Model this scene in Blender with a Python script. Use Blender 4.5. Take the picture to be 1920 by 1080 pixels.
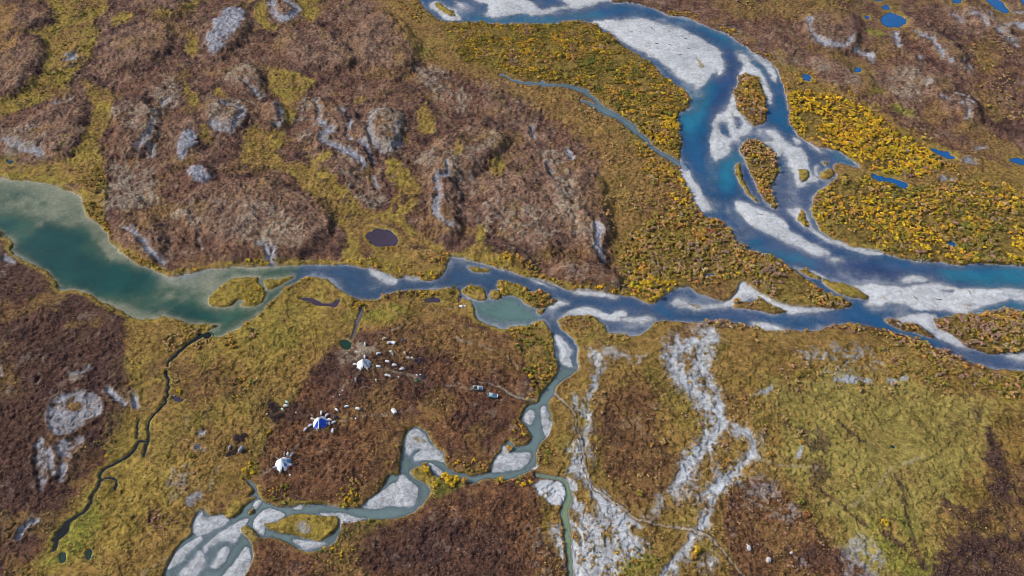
import bpy, math, random
import numpy as np
from mathutils import Vector, Matrix

scene = bpy.context.scene
for o in list(bpy.data.objects):
    bpy.data.objects.remove(o)
COL = scene.collection
rnd = random.Random(7)
rng = np.random.default_rng(11)

# ------------------------------------------------------------------ camera, sky, sun, exposure
CAM_H = 364.0
DEP = math.radians(45.0)
HFOV = math.radians(65.0)
F = 960.0 / math.tan(HFOV / 2)
cam_d = bpy.data.cameras.new('camera')
cam_d.sensor_width = 36.0
cam_d.lens = 18.0 / math.tan(HFOV / 2)
cam_d.clip_start = 1.0
cam_d.clip_end = 80000.0
cam = bpy.data.objects.new('camera', cam_d)
COL.objects.link(cam)
cam.location = (0, 0, CAM_H)
cam.rotation_euler = (math.pi / 2 - DEP, 0, 0)
scene.camera = cam

SUN_EL = math.radians(38)
SUN_AZ = math.radians(-82)          # measured from +Y towards +X : the sun stands to the left
world = bpy.data.worlds.new('World')
scene.world = world
world.use_nodes = True
wn = world.node_tree
bg = wn.nodes['Background']
sky = wn.nodes.new('ShaderNodeTexSky')
sky.sky_type = 'NISHITA'
sky.sun_disc = False
sky.sun_elevation = SUN_EL
sky.sun_rotation = SUN_AZ
sky.dust_density = 2.5
sky.altitude = 100
wn.links.new(sky.outputs[0], bg.inputs['Color'])
bg.inputs['Strength'].default_value = 0.10
sun_d = bpy.data.lights.new('sun', 'SUN')
sun_d.energy = 2.35
sun_d.angle = math.radians(14)
sun_d.color = (1.0, 0.955, 0.88)
sun = bpy.data.objects.new('sun', sun_d)
COL.objects.link(sun)
sdir = Vector((math.sin(SUN_AZ) * math.cos(SUN_EL), math.cos(SUN_AZ) * math.cos(SUN_EL), math.sin(SUN_EL)))
sun.rotation_euler = (-sdir).to_track_quat('-Z', 'Y').to_euler()
sun.location = sdir * 500

scene.view_settings.view_transform = 'Standard'
scene.view_settings.look = 'None'
scene.view_settings.exposure = 0.5
scene.view_settings.gamma = 1.0
scene.cycles.filter_width = 0.8
scene.cycles.max_bounces = 5
scene.cycles.diffuse_bounces = 2
scene.cycles.transparent_max_bounces = 6

# ------------------------------------------------------------------ helpers
SD, CD = math.sin(DEP), math.cos(DEP)


def ground_xy(u, v):
    """point of the level plain seen at map position u, v"""
    xc = (np.asarray(u, float) - 960.0) / F
    yc = (540.0 - np.asarray(v, float)) / F
    t = CAM_H / (SD - yc * CD)
    return t * xc, t * (CD + yc * SD)


def map_uv(x, y):
    dz = y * CD + CAM_H * SD
    dy = y * SD - CAM_H * CD
    return 960.0 + F * x / dz, 540.0 - F * dy / dz


def srgb(c):
    c = np.asarray(c, float) / 255.0
    return np.where(c <= 0.04045, c / 12.92, ((c + 0.055) / 1.055) ** 2.4)


def _h(ix, iy, seed):
    n = (ix.astype(np.int64) * 374761393 + iy.astype(np.int64) * 668265263 + seed * 974634777) & 0xFFFFFFFF
    n = ((n ^ (n >> 13)) * 1274126177) & 0xFFFFFFFF
    n = n ^ (n >> 16)
    return (n & 0xFFFFFF).astype(np.float64) / float(0xFFFFFF)


def vnoise(x, y, seed=0):
    ix = np.floor(x)
    iy = np.floor(y)
    fx = x - ix
    fy = y - iy
    fx = fx * fx * (3 - 2 * fx)
    fy = fy * fy * (3 - 2 * fy)
    a = _h(ix, iy, seed)
    b = _h(ix + 1, iy, seed)
    c = _h(ix, iy + 1, seed)
    d = _h(ix + 1, iy + 1, seed)
    return (a * (1 - fx) + b * fx) * (1 - fy) + (c * (1 - fx) + d * fx) * fy


def fbm(x, y, scale, octv=3, seed=0, gain=0.55):
    """-1..1, wavelength of the first octave = scale metres"""
    s = 0
    a = 1.0
    tot = 0
    fx, fy = x / scale, y / scale
    ca, sa = math.cos(0.6), math.sin(0.6)
    for i in range(octv):
        s = s + a * (vnoise(fx, fy, seed + i * 17) * 2 - 1)
        tot += a
        a *= gain
        fx, fy = (fx * ca - fy * sa) * 2.03 + 13.7, (fx * sa + fy * ca) * 2.03 - 7.1
    return s / tot * 1.5


def sstep(a, b, x):
    t = np.clip((x - a) / (b - a), 0, 1)
    return t * t * (3 - 2 * t)


def smooth_poly(p, closed=True, n=4):
    p = [np.array(q, float) for q in p]
    m = len(p)
    out = []
    rngk = range(m if closed else m - 1)
    for i in rngk:
        p0 = p[(i - 1) % m] if (closed or i > 0) else p[i]
        p1 = p[i]
        p2 = p[(i + 1) % m]
        p3 = p[(i + 2) % m] if (closed or i + 2 < m) else p[i + 1]
        for k in range(n):
            t = k / n
            out.append(0.5 * ((2 * p1) + (-p0 + p2) * t + (2 * p0 - 5 * p1 + 4 * p2 - p3) * t * t
                              + (-p0 + 3 * p1 - 3 * p2 + p3) * t ** 3))
    if not closed:
        out.append(p[-1])
    return np.array(out)


TILE = {1: (0, 0), 2: (640, 0), 3: (1280, 0), 4: (0, 360), 5: (640, 360), 6: (1280, 360),
        7: (0, 720), 8: (640, 720), 9: (1280, 720)}


def T(k, pts):
    ox, oy = TILE[k]
    return [(ox + p[0] / 3.0, oy + p[1] / 3.0) + tuple(q / 3.0 for q in p[2:]) for p in pts]


def ell(cx, cy, rx, ry, rot=0, n=16):
    c, s = math.cos(math.radians(rot)), math.sin(math.radians(rot))
    out = []
    for i in range(n):
        a = 2 * math.pi * i / n
        x, y = rx * math.cos(a), ry * math.sin(a)
        out.append((cx + x * c - y * s, cy + x * s + y * c))
    return out


# ------------------------------------------------------------------ the lattice of the ground sheet
STEP = 1.6


def axis(lo, hi, outlo, outhi):
    d = list(np.arange(lo, hi + 0.01, STEP))
    a, s = lo, STEP
    left = []
    while a > outlo:
        s *= 1.22
        a -= s
        left.append(max(a, outlo))
    a, s = d[-1], STEP
    right = []
    while a < outhi:
        s *= 1.22
        a += s
        right.append(min(a, outhi))
    return np.array(left[::-1] + d + right)


US = axis(-40, 1960, -2600, 4500)
VS = axis(-40, 1120, -925, 2000)
NU, NV = len(US), len(VS)
UU, VV = np.meshgrid(US, VS)
GX, GY = ground_xy(UU, VV)
# wander of every outline
PX = 1.0
WU = UU + PX * (2.6 * fbm(GX, GY, 26, 2, 1) + 2.2 * fbm(GX, GY, 9, 2, 3) + 1.5 * fbm(GX, GY, 2.6, 2, 5))
WV = VV + PX * (1.8 * fbm(GX, GY, 26, 2, 2) + 1.6 * fbm(GX, GY, 9, 2, 4) + 1.1 * fbm(GX, GY, 2.6, 2, 6))
CAP = 45.0


def sdf_line(pts, cap=CAP, widths=None):
    """distance (minus half width) to a chain of segments, clipped at cap"""
    D = np.full((NV, NU), cap)
    pad = cap + 9
    for i in range(len(pts) - 1):
        (x0, y0), (x1, y1) = pts[i][:2], pts[i + 1][:2]
        a0 = np.searchsorted(US, min(x0, x1) - pad)
        a1 = np.searchsorted(US, max(x0, x1) + pad)
        b0 = np.searchsorted(VS, min(y0, y1) - pad)
        b1 = np.searchsorted(VS, max(y0, y1) + pad)
        if a1 <= a0 or b1 <= b0:
            continue
        u = WU[b0:b1, a0:a1]
        v = WV[b0:b1, a0:a1]
        dx, dy = x1 - x0, y1 - y0
        L = dx * dx + dy * dy + 1e-9
        t = np.clip(((u - x0) * dx + (v - y0) * dy) / L, 0, 1)
        d = np.hypot(u - x0 - t * dx, v - y0 - t * dy)
        if widths is not None:
            d = d - (widths[i] * (1 - t) + widths[i + 1] * t)
        D[b0:b1, a0:a1] = np.minimum(D[b0:b1, a0:a1], d)
    return D


def sdf_poly(pts, smooth=True, cap=CAP):
    """positive inside"""
    p = smooth_poly(pts) if smooth else np.array(pts, float)
    q = np.vstack([p, p[:1]])
    D = sdf_line(q, cap)
    inside = np.zeros((NV, NU), bool)
    for i in range(len(q) - 1):
        (x0, y0), (x1, y1) = q[i], q[i + 1]
        if y0 == y1:
            continue
        b0 = np.searchsorted(VS, min(y0, y1) - 12)
        b1 = np.searchsorted(VS, max(y0, y1) + 12)
        a1 = np.searchsorted(US, max(x0, x1) + 12)
        if b1 <= b0 or a1 <= 0:
            continue
        v = WV[b0:b1, :a1]
        u = WU[b0:b1, :a1]
        cr = ((v < y0) != (v < y1)) & (u < x0 + (v - y0) * (x1 - x0) / (y1 - y0))
        inside[b0:b1, :a1] ^= cr
    return np.where(inside, D, -D)


def sdf_chain(pts, cap=CAP):
    """positive inside a ribbon of (u, v, half width)"""
    p = smooth_poly([(a[0], a[1], a[2]) for a in pts], closed=False, n=4)
    return -sdf_line(p, cap, p[:, 2])


def union(lst):
    D = None
    for a in lst:
        D = a if D is None else np.maximum(D, a)
    return D


# ------------------------------------------------------------------ the map: water
BODY = ([(700, -60), (783, 0), (800, 18), (817, 33), (840, 43), (860, 42), (940, 45), (990, 46), (1040, 43), (1077, 40),
         (1113, 45), (1133, 60), (1153, 70), (1160, 83), (1187, 100), (1213, 115), (1240, 137), (1263, 153), (1280, 165),
         (1293, 180), (1292, 197), (1280, 207), (1273, 213), (1272, 240), (1277, 267), (1276, 290), (1276, 318),
         (1288, 345), (1300, 370), (1307, 390), (1317, 403), (1340, 410), (1357, 423), (1373, 437), (1383, 453), (1407, 467),
         (1433, 478), (1460, 487), (1480, 500), (1507, 520), (1530, 537), (1557, 552), (1580, 560), (1597, 568),
         (1595, 575), (1573, 580), (1547, 578), (1513, 577), (1493, 575), (1467, 570), (1447, 563), (1423, 553),
         (1407, 542), (1390, 532), (1380, 547), (1363, 563), (1337, 560), (1313, 550), (1287, 540),
         (1257, 550), (1240, 561), (1227, 570), (1207, 567), (1187, 558), (1160, 554), (1120, 547), (1083, 545),
         (1060, 542), (1033, 533), (1007, 523), (973, 517), (940, 507), (917, 500), (880, 488), (870, 485), (847, 483),
         (842, 497), (838, 510), (823, 523), (790, 525), (767, 523), (745, 522), (730, 514), (707, 506), (690, 502),
         (640, 496), (567, 497),
         (483, 500), (433, 503), (397, 507), (367, 512), (340, 518), (317, 520), (303, 513), (280, 503), (253, 492),
         (230, 477), (213, 462), (202, 452), (200, 437), (187, 423), (163, 407), (155, 390), (153, 370), (143, 362),
         (123, 357), (90, 346), (50, 340), (0, 334), (-80, 325), (-80, 410), (0, 433), (3, 442), (23, 450), (27, 460),
         (25, 473), (40, 485), (67, 500), (93, 513), (110, 530), (113, 542), (143, 543), (170, 552), (180, 562),
         (207, 573), (233, 587), (253, 598), (283, 598), (307, 595), (333, 600), (353, 610), (380, 608), (410, 612),
         (393, 622), (407, 632), (430, 625), (450, 615), (470, 600), (483, 587), (500, 573), (517, 557), (530, 543),
         (550, 533), (567, 523), (583, 518), (607, 522), (623, 532), (640, 543), (660, 557), (680, 563), (707, 563),
         (723, 552), (750, 547), (790, 542), (827, 542), (853, 540), (863, 547), (862, 557), (880, 563), (888, 577),
         (892, 593), (907, 605), (927, 613), (943, 620), (967, 613), (987, 612), (1003, 605), (1017, 600), (1023, 607),
         (1030, 620), (1037, 637), (1040, 660), (1043, 680), (1047, 697), (1040, 710), (1033, 720), (1023, 730),
         (1010, 747), (1007, 757), (993, 758), (983, 770), (980, 787), (987, 800), (997, 817), (997, 828), (983, 837),
         (967, 835), (960, 827), (950, 833), (937, 853), (923, 870), (920, 883), (893, 893), (870, 887), (847, 880),
         (833, 867), (830, 850), (813, 833), (800, 813), (787, 803), (770, 803), (758, 815), (755, 833), (753, 860),
         (750, 880), (748, 890), (730, 893), (717, 913), (707, 927), (690, 940), (677, 952), (640, 953), (600, 945),
         (567, 947), (533, 952), (513, 947), (490, 940), (483, 930), (480, 915), (473, 903), (460, 900), (468, 907),
         (476, 922), (467, 932), (447, 947), (430, 967), (417, 962), (397, 965), (383, 955), (370, 963), (363, 983),
         (361, 1003), (340, 1020), (320, 1047), (307, 1080), (290, 1140), (440, 1140), (457, 1080), (467, 1060),
         (472, 1040), (467, 1017), (452, 1003), (449, 993), (470, 1003), (495, 1007), (517, 1008), (545, 1022),
         (573, 1036), (603, 1032), (628, 1017), (638, 993), (641, 980), (673, 978),
         (727, 975), (753, 970), (780, 957), (800, 940), (807, 923), (803, 913), (787, 900), (773, 890), (773, 880),
         (790, 872), (803, 880), (820, 893), (840, 892), (873, 900), (887, 907), (907, 900), (930, 897), (957, 900),
         (977, 892), (993, 883), (1007, 873), (1008, 853), (1013, 837), (1023, 820), (1033, 800), (1030, 773),
         (1030, 757), (1040, 743), (1047, 727), (1057, 716), (1077, 697), (1083, 667), (1077, 640), (1063, 627),
         (1050, 617), (1045, 605), (1053, 597), (1073, 593), (1100, 590), (1120, 600), (1133, 610), (1137, 623),
         (1160, 628), (1187, 632), (1207, 625), (1223, 612), (1247, 603), (1280, 605), (1313, 605), (1347, 600),
         (1380, 605), (1413, 615), (1447, 618), (1487, 620), (1527, 622), (1557, 613), (1587, 608), (1613, 610),
         (1647, 615), (1680, 623), (1713, 635), (1747, 648), (1780, 662), (1813, 677), (1847, 688), (1880, 692),
         (1920, 696), (2000, 706), (2000, 503), (1920, 500), (1900, 498), (1863, 497), (1827, 495), (1793, 497), (1763, 493),
         (1730, 490), (1697, 485), (1657, 477), (1630, 475), (1597, 463), (1563, 447), (1540, 430), (1528, 410),
         (1520, 390), (1527, 367), (1533, 358), (1547, 347), (1568, 332), (1563, 317), (1570, 305), (1600, 312), (1613, 315),
         (1593, 297), (1570, 282), (1533, 277), (1507, 262), (1497, 250), (1480, 227), (1477, 200), (1473, 177),
         (1465, 150), (1457, 130), (1437, 113), (1413, 97), (1387, 80), (1357, 63), (1330, 52), (1300, 38), (1280, 32),
         (1270, 32), (1240, 23), (1213, 12), (1173, 3), (1140, 0), (1080, -60)])

ISL = [
    T(3, [(320, 425), (400, 430), (440, 470), (465, 540), (475, 620), (460, 690), (400, 703), (350, 660), (310, 610), (292, 520), (308, 460)]),
    T(3, [(330, 815), (380, 790), (450, 800), (510, 850), (535, 910), (540, 970), (505, 1040), (505, 1100), (535, 1160), (520, 1180), (470, 1130), (435, 1070), (390, 990), (350, 910), (325, 860)]),
    T(3, [(295, 930), (320, 925), (335, 980), (360, 1040), (385, 1080), (432, 1130), (415, 1130), (365, 1085), (322, 1025), (300, 975)]),
    T(6, [(655, 130), (680, 105), (703, 150), (717, 195), (680, 180), (650, 150)]),
    T(3, [(650, 950), (700, 953), (708, 990), (672, 1030), (645, 1012)]),
    T(3, [(768, 975), (830, 948), (852, 975), (820, 1005), (768, 1007)]),
    T(3, [(780, 908), (812, 914), (803, 937), (785, 930)]),
    T(4, [(1168, 605), (1220, 550), (1280, 502), (1360, 480), (1450, 478), (1455, 505), (1485, 545), (1500, 568), (1470, 620), (1420, 645), (1352, 640), (1372, 612), (1340, 612), (1300, 645), (1240, 655), (1180, 637)]),
    T(4, [(1490, 490), (1560, 485), (1655, 473), (1600, 510), (1510, 547), (1490, 520)]),
    T(5, [(678, 547), (720, 523), (780, 533), (804, 570), (802, 608), (740, 602), (690, 577)]),
    T(5, [(828, 568), (870, 552), (897, 590), (880, 614), (830, 602)]),
    T(5, [(865, 530), (890, 505), (960, 512), (1040, 545), (1060, 565), (1130, 565), (1170, 595), (1215, 612), (1180, 640), (1110, 655), (1050, 640), (1010, 605), (960, 590), (900, 590), (885, 560)]),
    T(5, [(1103, 667), (1140, 658), (1152, 675), (1125, 692)]),
    T(5, [(718, 418), (780, 428), (838, 435), (830, 452), (760, 450), (722, 440)]),
    T(6, [(652, 440), (720, 452), (768, 480), (762, 497), (700, 477)]),
    T(6, [(785, 488), (850, 498), (950, 528), (1020, 563), (1052, 592), (1000, 602), (930, 590), (860, 557), (800, 522)]),
    T(6, [(288, 625), (330, 613), (400, 622), (420, 602), (460, 612), (500, 638), (560, 658), (585, 678), (500, 682), (420, 664), (300, 652)]),
    T(6, [(1148, 713), (1200, 712), (1260, 738), (1320, 732), (1370, 778), (1418, 818), (1340, 804), (1240, 774), (1170, 738)]),
    T(6, [(1432, 712), (1520, 698), (1620, 688), (1720, 678), (1800, 665), (1920, 668), (2160, 680), (2160, 900), (1920, 905), (1800, 912), (1700, 907), (1620, 882), (1560, 842), (1480, 792), (1428, 757)]),
    T(7, [(1470, 795), (1560, 775), (1640, 740), (1720, 730), (1800, 740), (1900, 750), (1905, 800), (1850, 865), (1800, 885), (1700, 868), (1600, 845), (1530, 823)]),
    T(7, [(1343, 805), (1400, 808), (1442, 850), (1430, 878), (1360, 857)]),
    T(7, [(1262, 745), (1290, 695), (1340, 650), (1425, 640), (1425, 655), (1360, 705), (1330, 742), (1290, 757)]),
    T(7, [(1395, 715), (1425, 705), (1425, 730), (1395, 738)]),
    T(2, [(520, 20), (560, 18), (610, 55), (655, 85), (600, 87), (550, 55)]),
    T(8, [(450, 455), (490, 470), (545, 560), (530, 592), (480, 565), (430, 520), (400, 500)]),
]

BARS = [
    [(1113, 43), (1173, 38), (1213, 38), (1247, 47), (1280, 55), (1307, 68), (1333, 83), (1353, 100), (1359, 117), (1355, 133), (1343, 140), (1337, 134), (1327, 147), (1313, 165), (1300, 160), (1280, 150), (1262, 137), (1240, 117), (1218, 106), (1190, 94), (1173, 83), (1153, 66), (1135, 55)],
    T(3, [(330, 300), (380, 340), (430, 400), (470, 470), (500, 520), (497, 582), (470, 545), (440, 470), (400, 422), (318, 418), (345, 370), (325, 325)]),
    T(3, [(410, 310), (470, 345), (520, 400), (527, 462), (503, 440), (480, 390), (440, 352)]),
    T(3, [(280, 510), (297, 560), (312, 612), (352, 668), (392, 712), (375, 745), (330, 770), (320, 800), (270, 798), (265, 860), (210, 890), (185, 908), (160, 840), (153, 770), (175, 690), (200, 640), (250, 600), (265, 545)]),
    T(3, [(475, 735), (520, 722), (560, 770), (610, 805), (680, 845), (702, 900), (718, 960), (755, 1020), (690, 1035), (640, 1065), (622, 1000), (600, 930), (588, 890), (560, 860), (530, 880), (512, 830), (465, 795), (510, 780)]),
    T(3, [(735, 940), (755, 935), (760, 980), (742, 985)]),
    T(3, [(625, 775), (650, 780), (668, 805), (640, 810)]),
    T(3, [(700, 800), (760, 830), (790, 855), (750, 850)]),
    T(3, [(425, 725), (455, 735), (430, 745)]),
    T(6, [(305, 78), (330, 52), (400, 88), (460, 108), (530, 138), (580, 178), (602, 220), (670, 258), (760, 298), (835, 345), (760, 352), (690, 322), (620, 292), (550, 272), (470, 232), (390, 192), (340, 152)]),
    T(6, [(830, 370), (885, 378), (860, 388)]),
    [(1276, 292), (1290, 318), (1307, 343), (1317, 360), (1324, 373), (1336, 393), (1313, 391), (1305, 380), (1295, 360), (1285, 342), (1276, 325)],
    T(6, [(600, 105), (650, 92), (700, 108), (722, 150), (735, 190), (800, 240), (870, 265), (950, 308), (1120, 348), (1040, 358), (960, 335), (880, 303), (800, 265), (735, 222), (690, 190), (650, 150)]),
    T(6, [(630, 428), (680, 436), (770, 462), (860, 500), (950, 525), (1050, 518), (1150, 530), (1250, 540), (1330, 520), (1420, 515), (1500, 535), (1570, 550), (1700, 548), (1920, 545), (2160, 545), (2160, 612), (1920, 610), (1830, 610), (1750, 625), (1680, 650), (1600, 677), (1500, 667), (1420, 655), (1330, 662), (1270, 636), (1180, 622), (1120, 637), (1030, 632), (1050, 598), (1000, 560), (900, 522), (800, 492), (700, 462)]),
    T(6, [(1228, 500), (1270, 473), (1340, 480), (1394, 498), (1330, 510), (1260, 516)]),
    T(6, [(1330, 372), (1395, 372), (1380, 384), (1320, 380)]),
    T(5, [(1235, 708), (1290, 668), (1350, 643), (1420, 658), (1500, 685), (1540, 668), (1602, 674), (1602, 690), (1560, 700), (1640, 704), (1720, 704), (1772, 725), (1700, 737), (1620, 732), (1560, 717), (1480, 718), (1380, 692), (1300, 698)]),
    T(6, [(290, 560), (330, 513), (380, 543), (430, 578), (500, 608), (600, 638), (700, 648), (870, 660), (800, 668), (700, 678), (600, 688), (580, 675), (500, 640), (430, 600), (340, 612), (250, 642), (150, 657), (40, 667), (-60, 640), (-20, 605), (60, 635), (200, 622), (270, 600)]),
    T(6, [(1213, 715), (1260, 693), (1350, 683), (1420, 688), (1442, 720), (1432, 770), (1490, 792), (1560, 843), (1612, 883), (1520, 853), (1440, 822), (1400, 790), (1360, 760), (1330, 730), (1270, 737)]),
    T(6, [(1815, 920), (1920, 903), (2160, 900), (2160, 950), (1920, 952), (1870, 942)]),
    T(6, [(400, 742), (470, 738), (560, 770), (620, 790), (520, 785), (440, 775)]),
    T(5, [(1185, 835), (1200, 798), (1250, 828), (1290, 878), (1292, 940), (1302, 992), (1240, 972), (1222, 930), (1213, 870)]),
    T(5, [(1155, 655), (1200, 612), (1275, 623), (1230, 640), (1190, 662)]),
    T(5, [(150, 425), (210, 440), (260, 470), (310, 490), (300, 515), (250, 505), (190, 470)]),
    T(5, [(330, 430), (360, 460), (440, 480), (420, 497), (350, 480), (330, 455)]),
    T(5, [(1070, 490), (1120, 510), (1190, 535), (1180, 545), (1100, 515)]),
    T(5, [(1310, 550), (1350, 540), (1460, 560), (1560, 585), (1540, 600), (1430, 582), (1330, 575)]),
    T(8, [(1028, 200), (1040, 160), (1065, 142), (1086, 165), (1082, 222), (1052, 232)]),
    T(8, [(1118, 150), (1150, 128), (1168, 200), (1184, 240), (1155, 304), (1132, 250)]),
    T(8, [(848, 492), (860, 440), (910, 388), (1060, 383), (1052, 440), (1010, 480), (940, 494)]),
    T(8, [(915, 350), (950, 350), (960, 380), (910, 390)]),
    T(8, [(358, 295), (400, 258), (450, 268), (500, 330), (550, 380), (578, 432), (540, 432), (480, 425), (430, 432), (408, 420), (440, 360), (405, 380), (372, 388)]),
    T(8, [(490, 448), (530, 458), (572, 490), (560, 512), (520, 490)]),
    T(8, [(340, 508), (390, 538), (432, 580), (437, 640), (410, 687), (350, 692), (270, 692), (200, 707), (105, 697), (150, 658), (220, 600), (270, 558), (310, 538)]),
    T(8, [(-20, 745), (100, 752), (142, 765), (60, 782), (-30, 787)]),
    T(8, [(1080, 470), (1110, 460), (1135, 495), (1100, 500)]),
    T(7, [(1085, 825), (1090, 780), (1110, 735), (1150, 705), (1165, 735), (1250, 728), (1278, 765), (1200, 812), (1130, 852), (1100, 842)]),
    T(7, [(1415, 772), (1470, 708), (1530, 703), (1604, 740), (1560, 768), (1480, 792), (1475, 842), (1418, 806)]),
    T(7, [(1165, 903), (1230, 838), (1330, 778), (1392, 763), (1340, 832), (1310, 882), (1250, 882), (1190, 908)]),
    T(7, [(948, 1042), (980, 968), (1060, 898), (1132, 853), (1132, 882), (1060, 952), (1000, 1012)]),
    T(7, [(1015, 1075), (1080, 988), (1110, 948), (1142, 960), (1132, 1030), (1090, 1085)]),
    T(7, [(1188, 1022), (1240, 928), (1272, 928), (1252, 1002), (1210, 1032)]),
    T(7, [(1245, 1090), (1290, 1018), (1340, 958), (1380, 918), (1402, 980), (1382, 1040), (1362, 1090)]),
    T(7, [(1145, 930), (1160, 910), (1165, 940), (1145, 950)]),
    T(7, [(1640, 702), (1690, 688), (1685, 712)]),
    T(7, [(1655, 882), (1750, 890), (1835, 900), (1790, 922), (1720, 932), (1680, 912)]),
    T(7, [(1420, 690), (1440, 660), (1465, 665), (1440, 705)]),
    T(7, [(1800, 725), (1920, 728), (1990, 760), (1900, 765), (1830, 745)]),
    T(2, [(690, -60), (760, 0), (830, 30), (815, 82), (880, 92), (1000, 77), (1080, 82), (1155, 77), (1255, 52), (1200, 45), (1140, 60), (1080, 20), (1030, -10), (1000, -80)]),
    T(2, [(1230, 50), (1262, 20), (1240, -30), (1560, -30), (1540, 3), (1450, 15), (1400, 37), (1340, 52), (1290, 57)]),
    T(2, [(498, 20), (520, 5), (560, 15), (640, 65), (688, 105), (590, 112), (560, 78), (510, 42)]),
    T(2, [(640, 10), (680, 30), (700, 45), (660, 35)]),
]
BAR_HOLES = [
    T(3, [(205, 690), (250, 688), (272, 770), (225, 762), (205, 730)]),
    T(3, [(290, 650), (330, 678), (322, 722), (295, 690)]),
    T(3, [(160, 420), (190, 400), (195, 440), (165, 450)]),
    T(6, [(1450, 560), (1510, 552), (1520, 568), (1470, 572)]),
]
# ribbons of running water: (u, v, half width)
CREEK = [(396, 626, 4.0), (373, 633, 3.4), (350, 650, 2.6), (333, 663, 2.9), (320, 675, 2.9), (313, 683, 2.3), (313, 720, 2.3), (314, 735, 2.0),
         (310, 757, 2.0), (290, 780, 1.8), (278, 800, 1.8), (278, 827, 1.8), (260, 830, 2.2), (247, 850, 2.2), (220, 867, 2.4),
         (193, 883, 2.8), (187, 903, 2.4), (173, 927, 2.2), (165, 947, 2.4), (153, 963, 2.3), (133, 977, 4.0), (120, 997, 7.2),
         (107, 1010, 5.0), (103, 1030, 2.9), (98, 1036, 1.4)]
CREEK2 = [(278, 827, 3), (274, 840, 2.6), (269, 856, 2)]
CREEK3 = [(262, 788, 1.6), (257, 805, 1.8), (257, 822, 1.6)]
CREEK4 = [(190, 902, 1.6), (208, 899, 1.8), (217, 905, 1.8), (213, 918, 3)]
SIDE = [(935, 141, 1.0), (947, 143, 1.6), (973, 155, 2.2), (1013, 158, 3.2), (1057, 162, 3.4), (1090, 168, 4.0), (1107, 177, 3.5),
        (1120, 190, 3.5), (1128, 202, 5.6), (1140, 210, 6.8), (1167, 227, 6.0), (1190, 245, 5.2), (1203, 260, 4.4), (1227, 280, 4.4),
        (1257, 297, 6.0), (1285, 312, 8.0)]
SIDE_B = [(1090, 186, 1.6), (1110, 196, 4.0), (1125, 203, 5.6)]
GREENW = [(1006, 890, 4), (1033, 893, 4), (1052, 898, 4), (1064, 908, 5), (1067, 935, 6.5), (1060, 960, 8), (1062, 990, 7), (1064, 1020, 6),
          (1067, 1050, 5), (1072, 1090, 5)]
SMALL = [(683, 572, 1.6), (674, 592, 2.6), (668, 606, 2.8), (662, 622, 2.0), (655, 634, 1.4)]
PALEW = [(1560, 714, 1.5), (1580, 713, 3), (1600, 714, 4), (1640, 718, 3.4), (1680, 716, 3.2), (1700, 713, 2)]
INLET = [(862, 556, 3), (861, 562, 2), (860, 566, 1)]
PONDS = [
    ('blue', ell(1675, 38, 23, 14, 10)), ('blue', ell(1627, 33, 5, 4.5)), ('blue', ell(1663, 13, 7, 4)),
    ('blue', T(3, [(1690, -20), (1760, -10), (1822, 38), (1826, 72), (1770, 55), (1720, 20)])),
    ('blue', T(3, [(1890, -20), (1960, -20), (1960, 40), (1915, 30)])),
    ('blue', ell(1795, 2, 9, 5)), ('blue', ell(1647, -1, 9, 4)), ('blue', ell(1515, 145, 10, 6, 10)),
    ('blue', ell(1608, 133, 6.5, 4)), ('blue', T(3, [(1405, 832), (1480, 848), (1545, 880), (1500, 888), (1430, 858)])),
    ('blue', T(3, [(1835, 900), (1890, 895), (1960, 905), (1960, 925), (1880, 922)])),
    ('blue', T(3, [(1068, 985), (1150, 998), (1252, 1018), (1254, 1058), (1180, 1038), (1100, 1012)])),
    ('blue', ell(1783, 457, 7.5, 5)), ('blue', ell(1331, 514, 9, 3)),
    ('dark', T(5, [(150, 245), (200, 210), (270, 222), (313, 260), (302, 302), (240, 310), (180, 302), (158, 275)])),
    ('green', ell(645, 645, 11, 9, 20)), ('dark', T(4, [(1690, 600), (1760, 598), (1850, 628), (1905, 600), (1895, 642), (1820, 638), (1750, 625)])),
    ('dark', ell(812, 564, 16, 4.5)), ('dark', ell(331, 748, 10, 4.5, 15)), ('green', ell(16, 302, 8, 4)),
    ('green', ell(118, 1048, 6, 10, 25)), ('green', ell(167, 1042, 5, 10, 15)), ('green', ell(1671, 838, 5, 3)),
]

W_body = sdf_poly(BODY)
W_isl = union([sdf_poly(p) for p in ISL])
W_side = union([sdf_chain(SIDE), sdf_chain(SIDE_B)])
W_creek = union([sdf_chain(c) for c in (CREEK, CREEK2, CREEK3, CREEK4, SMALL, INLET)])
W_green = sdf_chain(GREENW)
W_pale = np.full((NV, NU), -CAP)
POND_SD = [sdf_poly(p) + 1.0 * fbm(GX, GY, 2.6, 2, 33) for _, p in PONDS]
W_pond = union(POND_SD)
W_bar = union([sdf_poly(p) for p in BARS])
for p in BAR_HOLES:
    W_bar = np.minimum(W_bar, -sdf_poly(p))
W_bar = W_bar + 1.6 * fbm(GX, GY, 5, 3, 31) + 1.2 * fbm(GX, GY, 30, 2, 32)
W_land = np.minimum(W_body, -W_isl)                       # > 0 inside the river corridor
corr = np.maximum.reduce([W_land, W_side, W_creek, W_green, W_pale, W_pond])
on_land = corr <= 0

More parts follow.
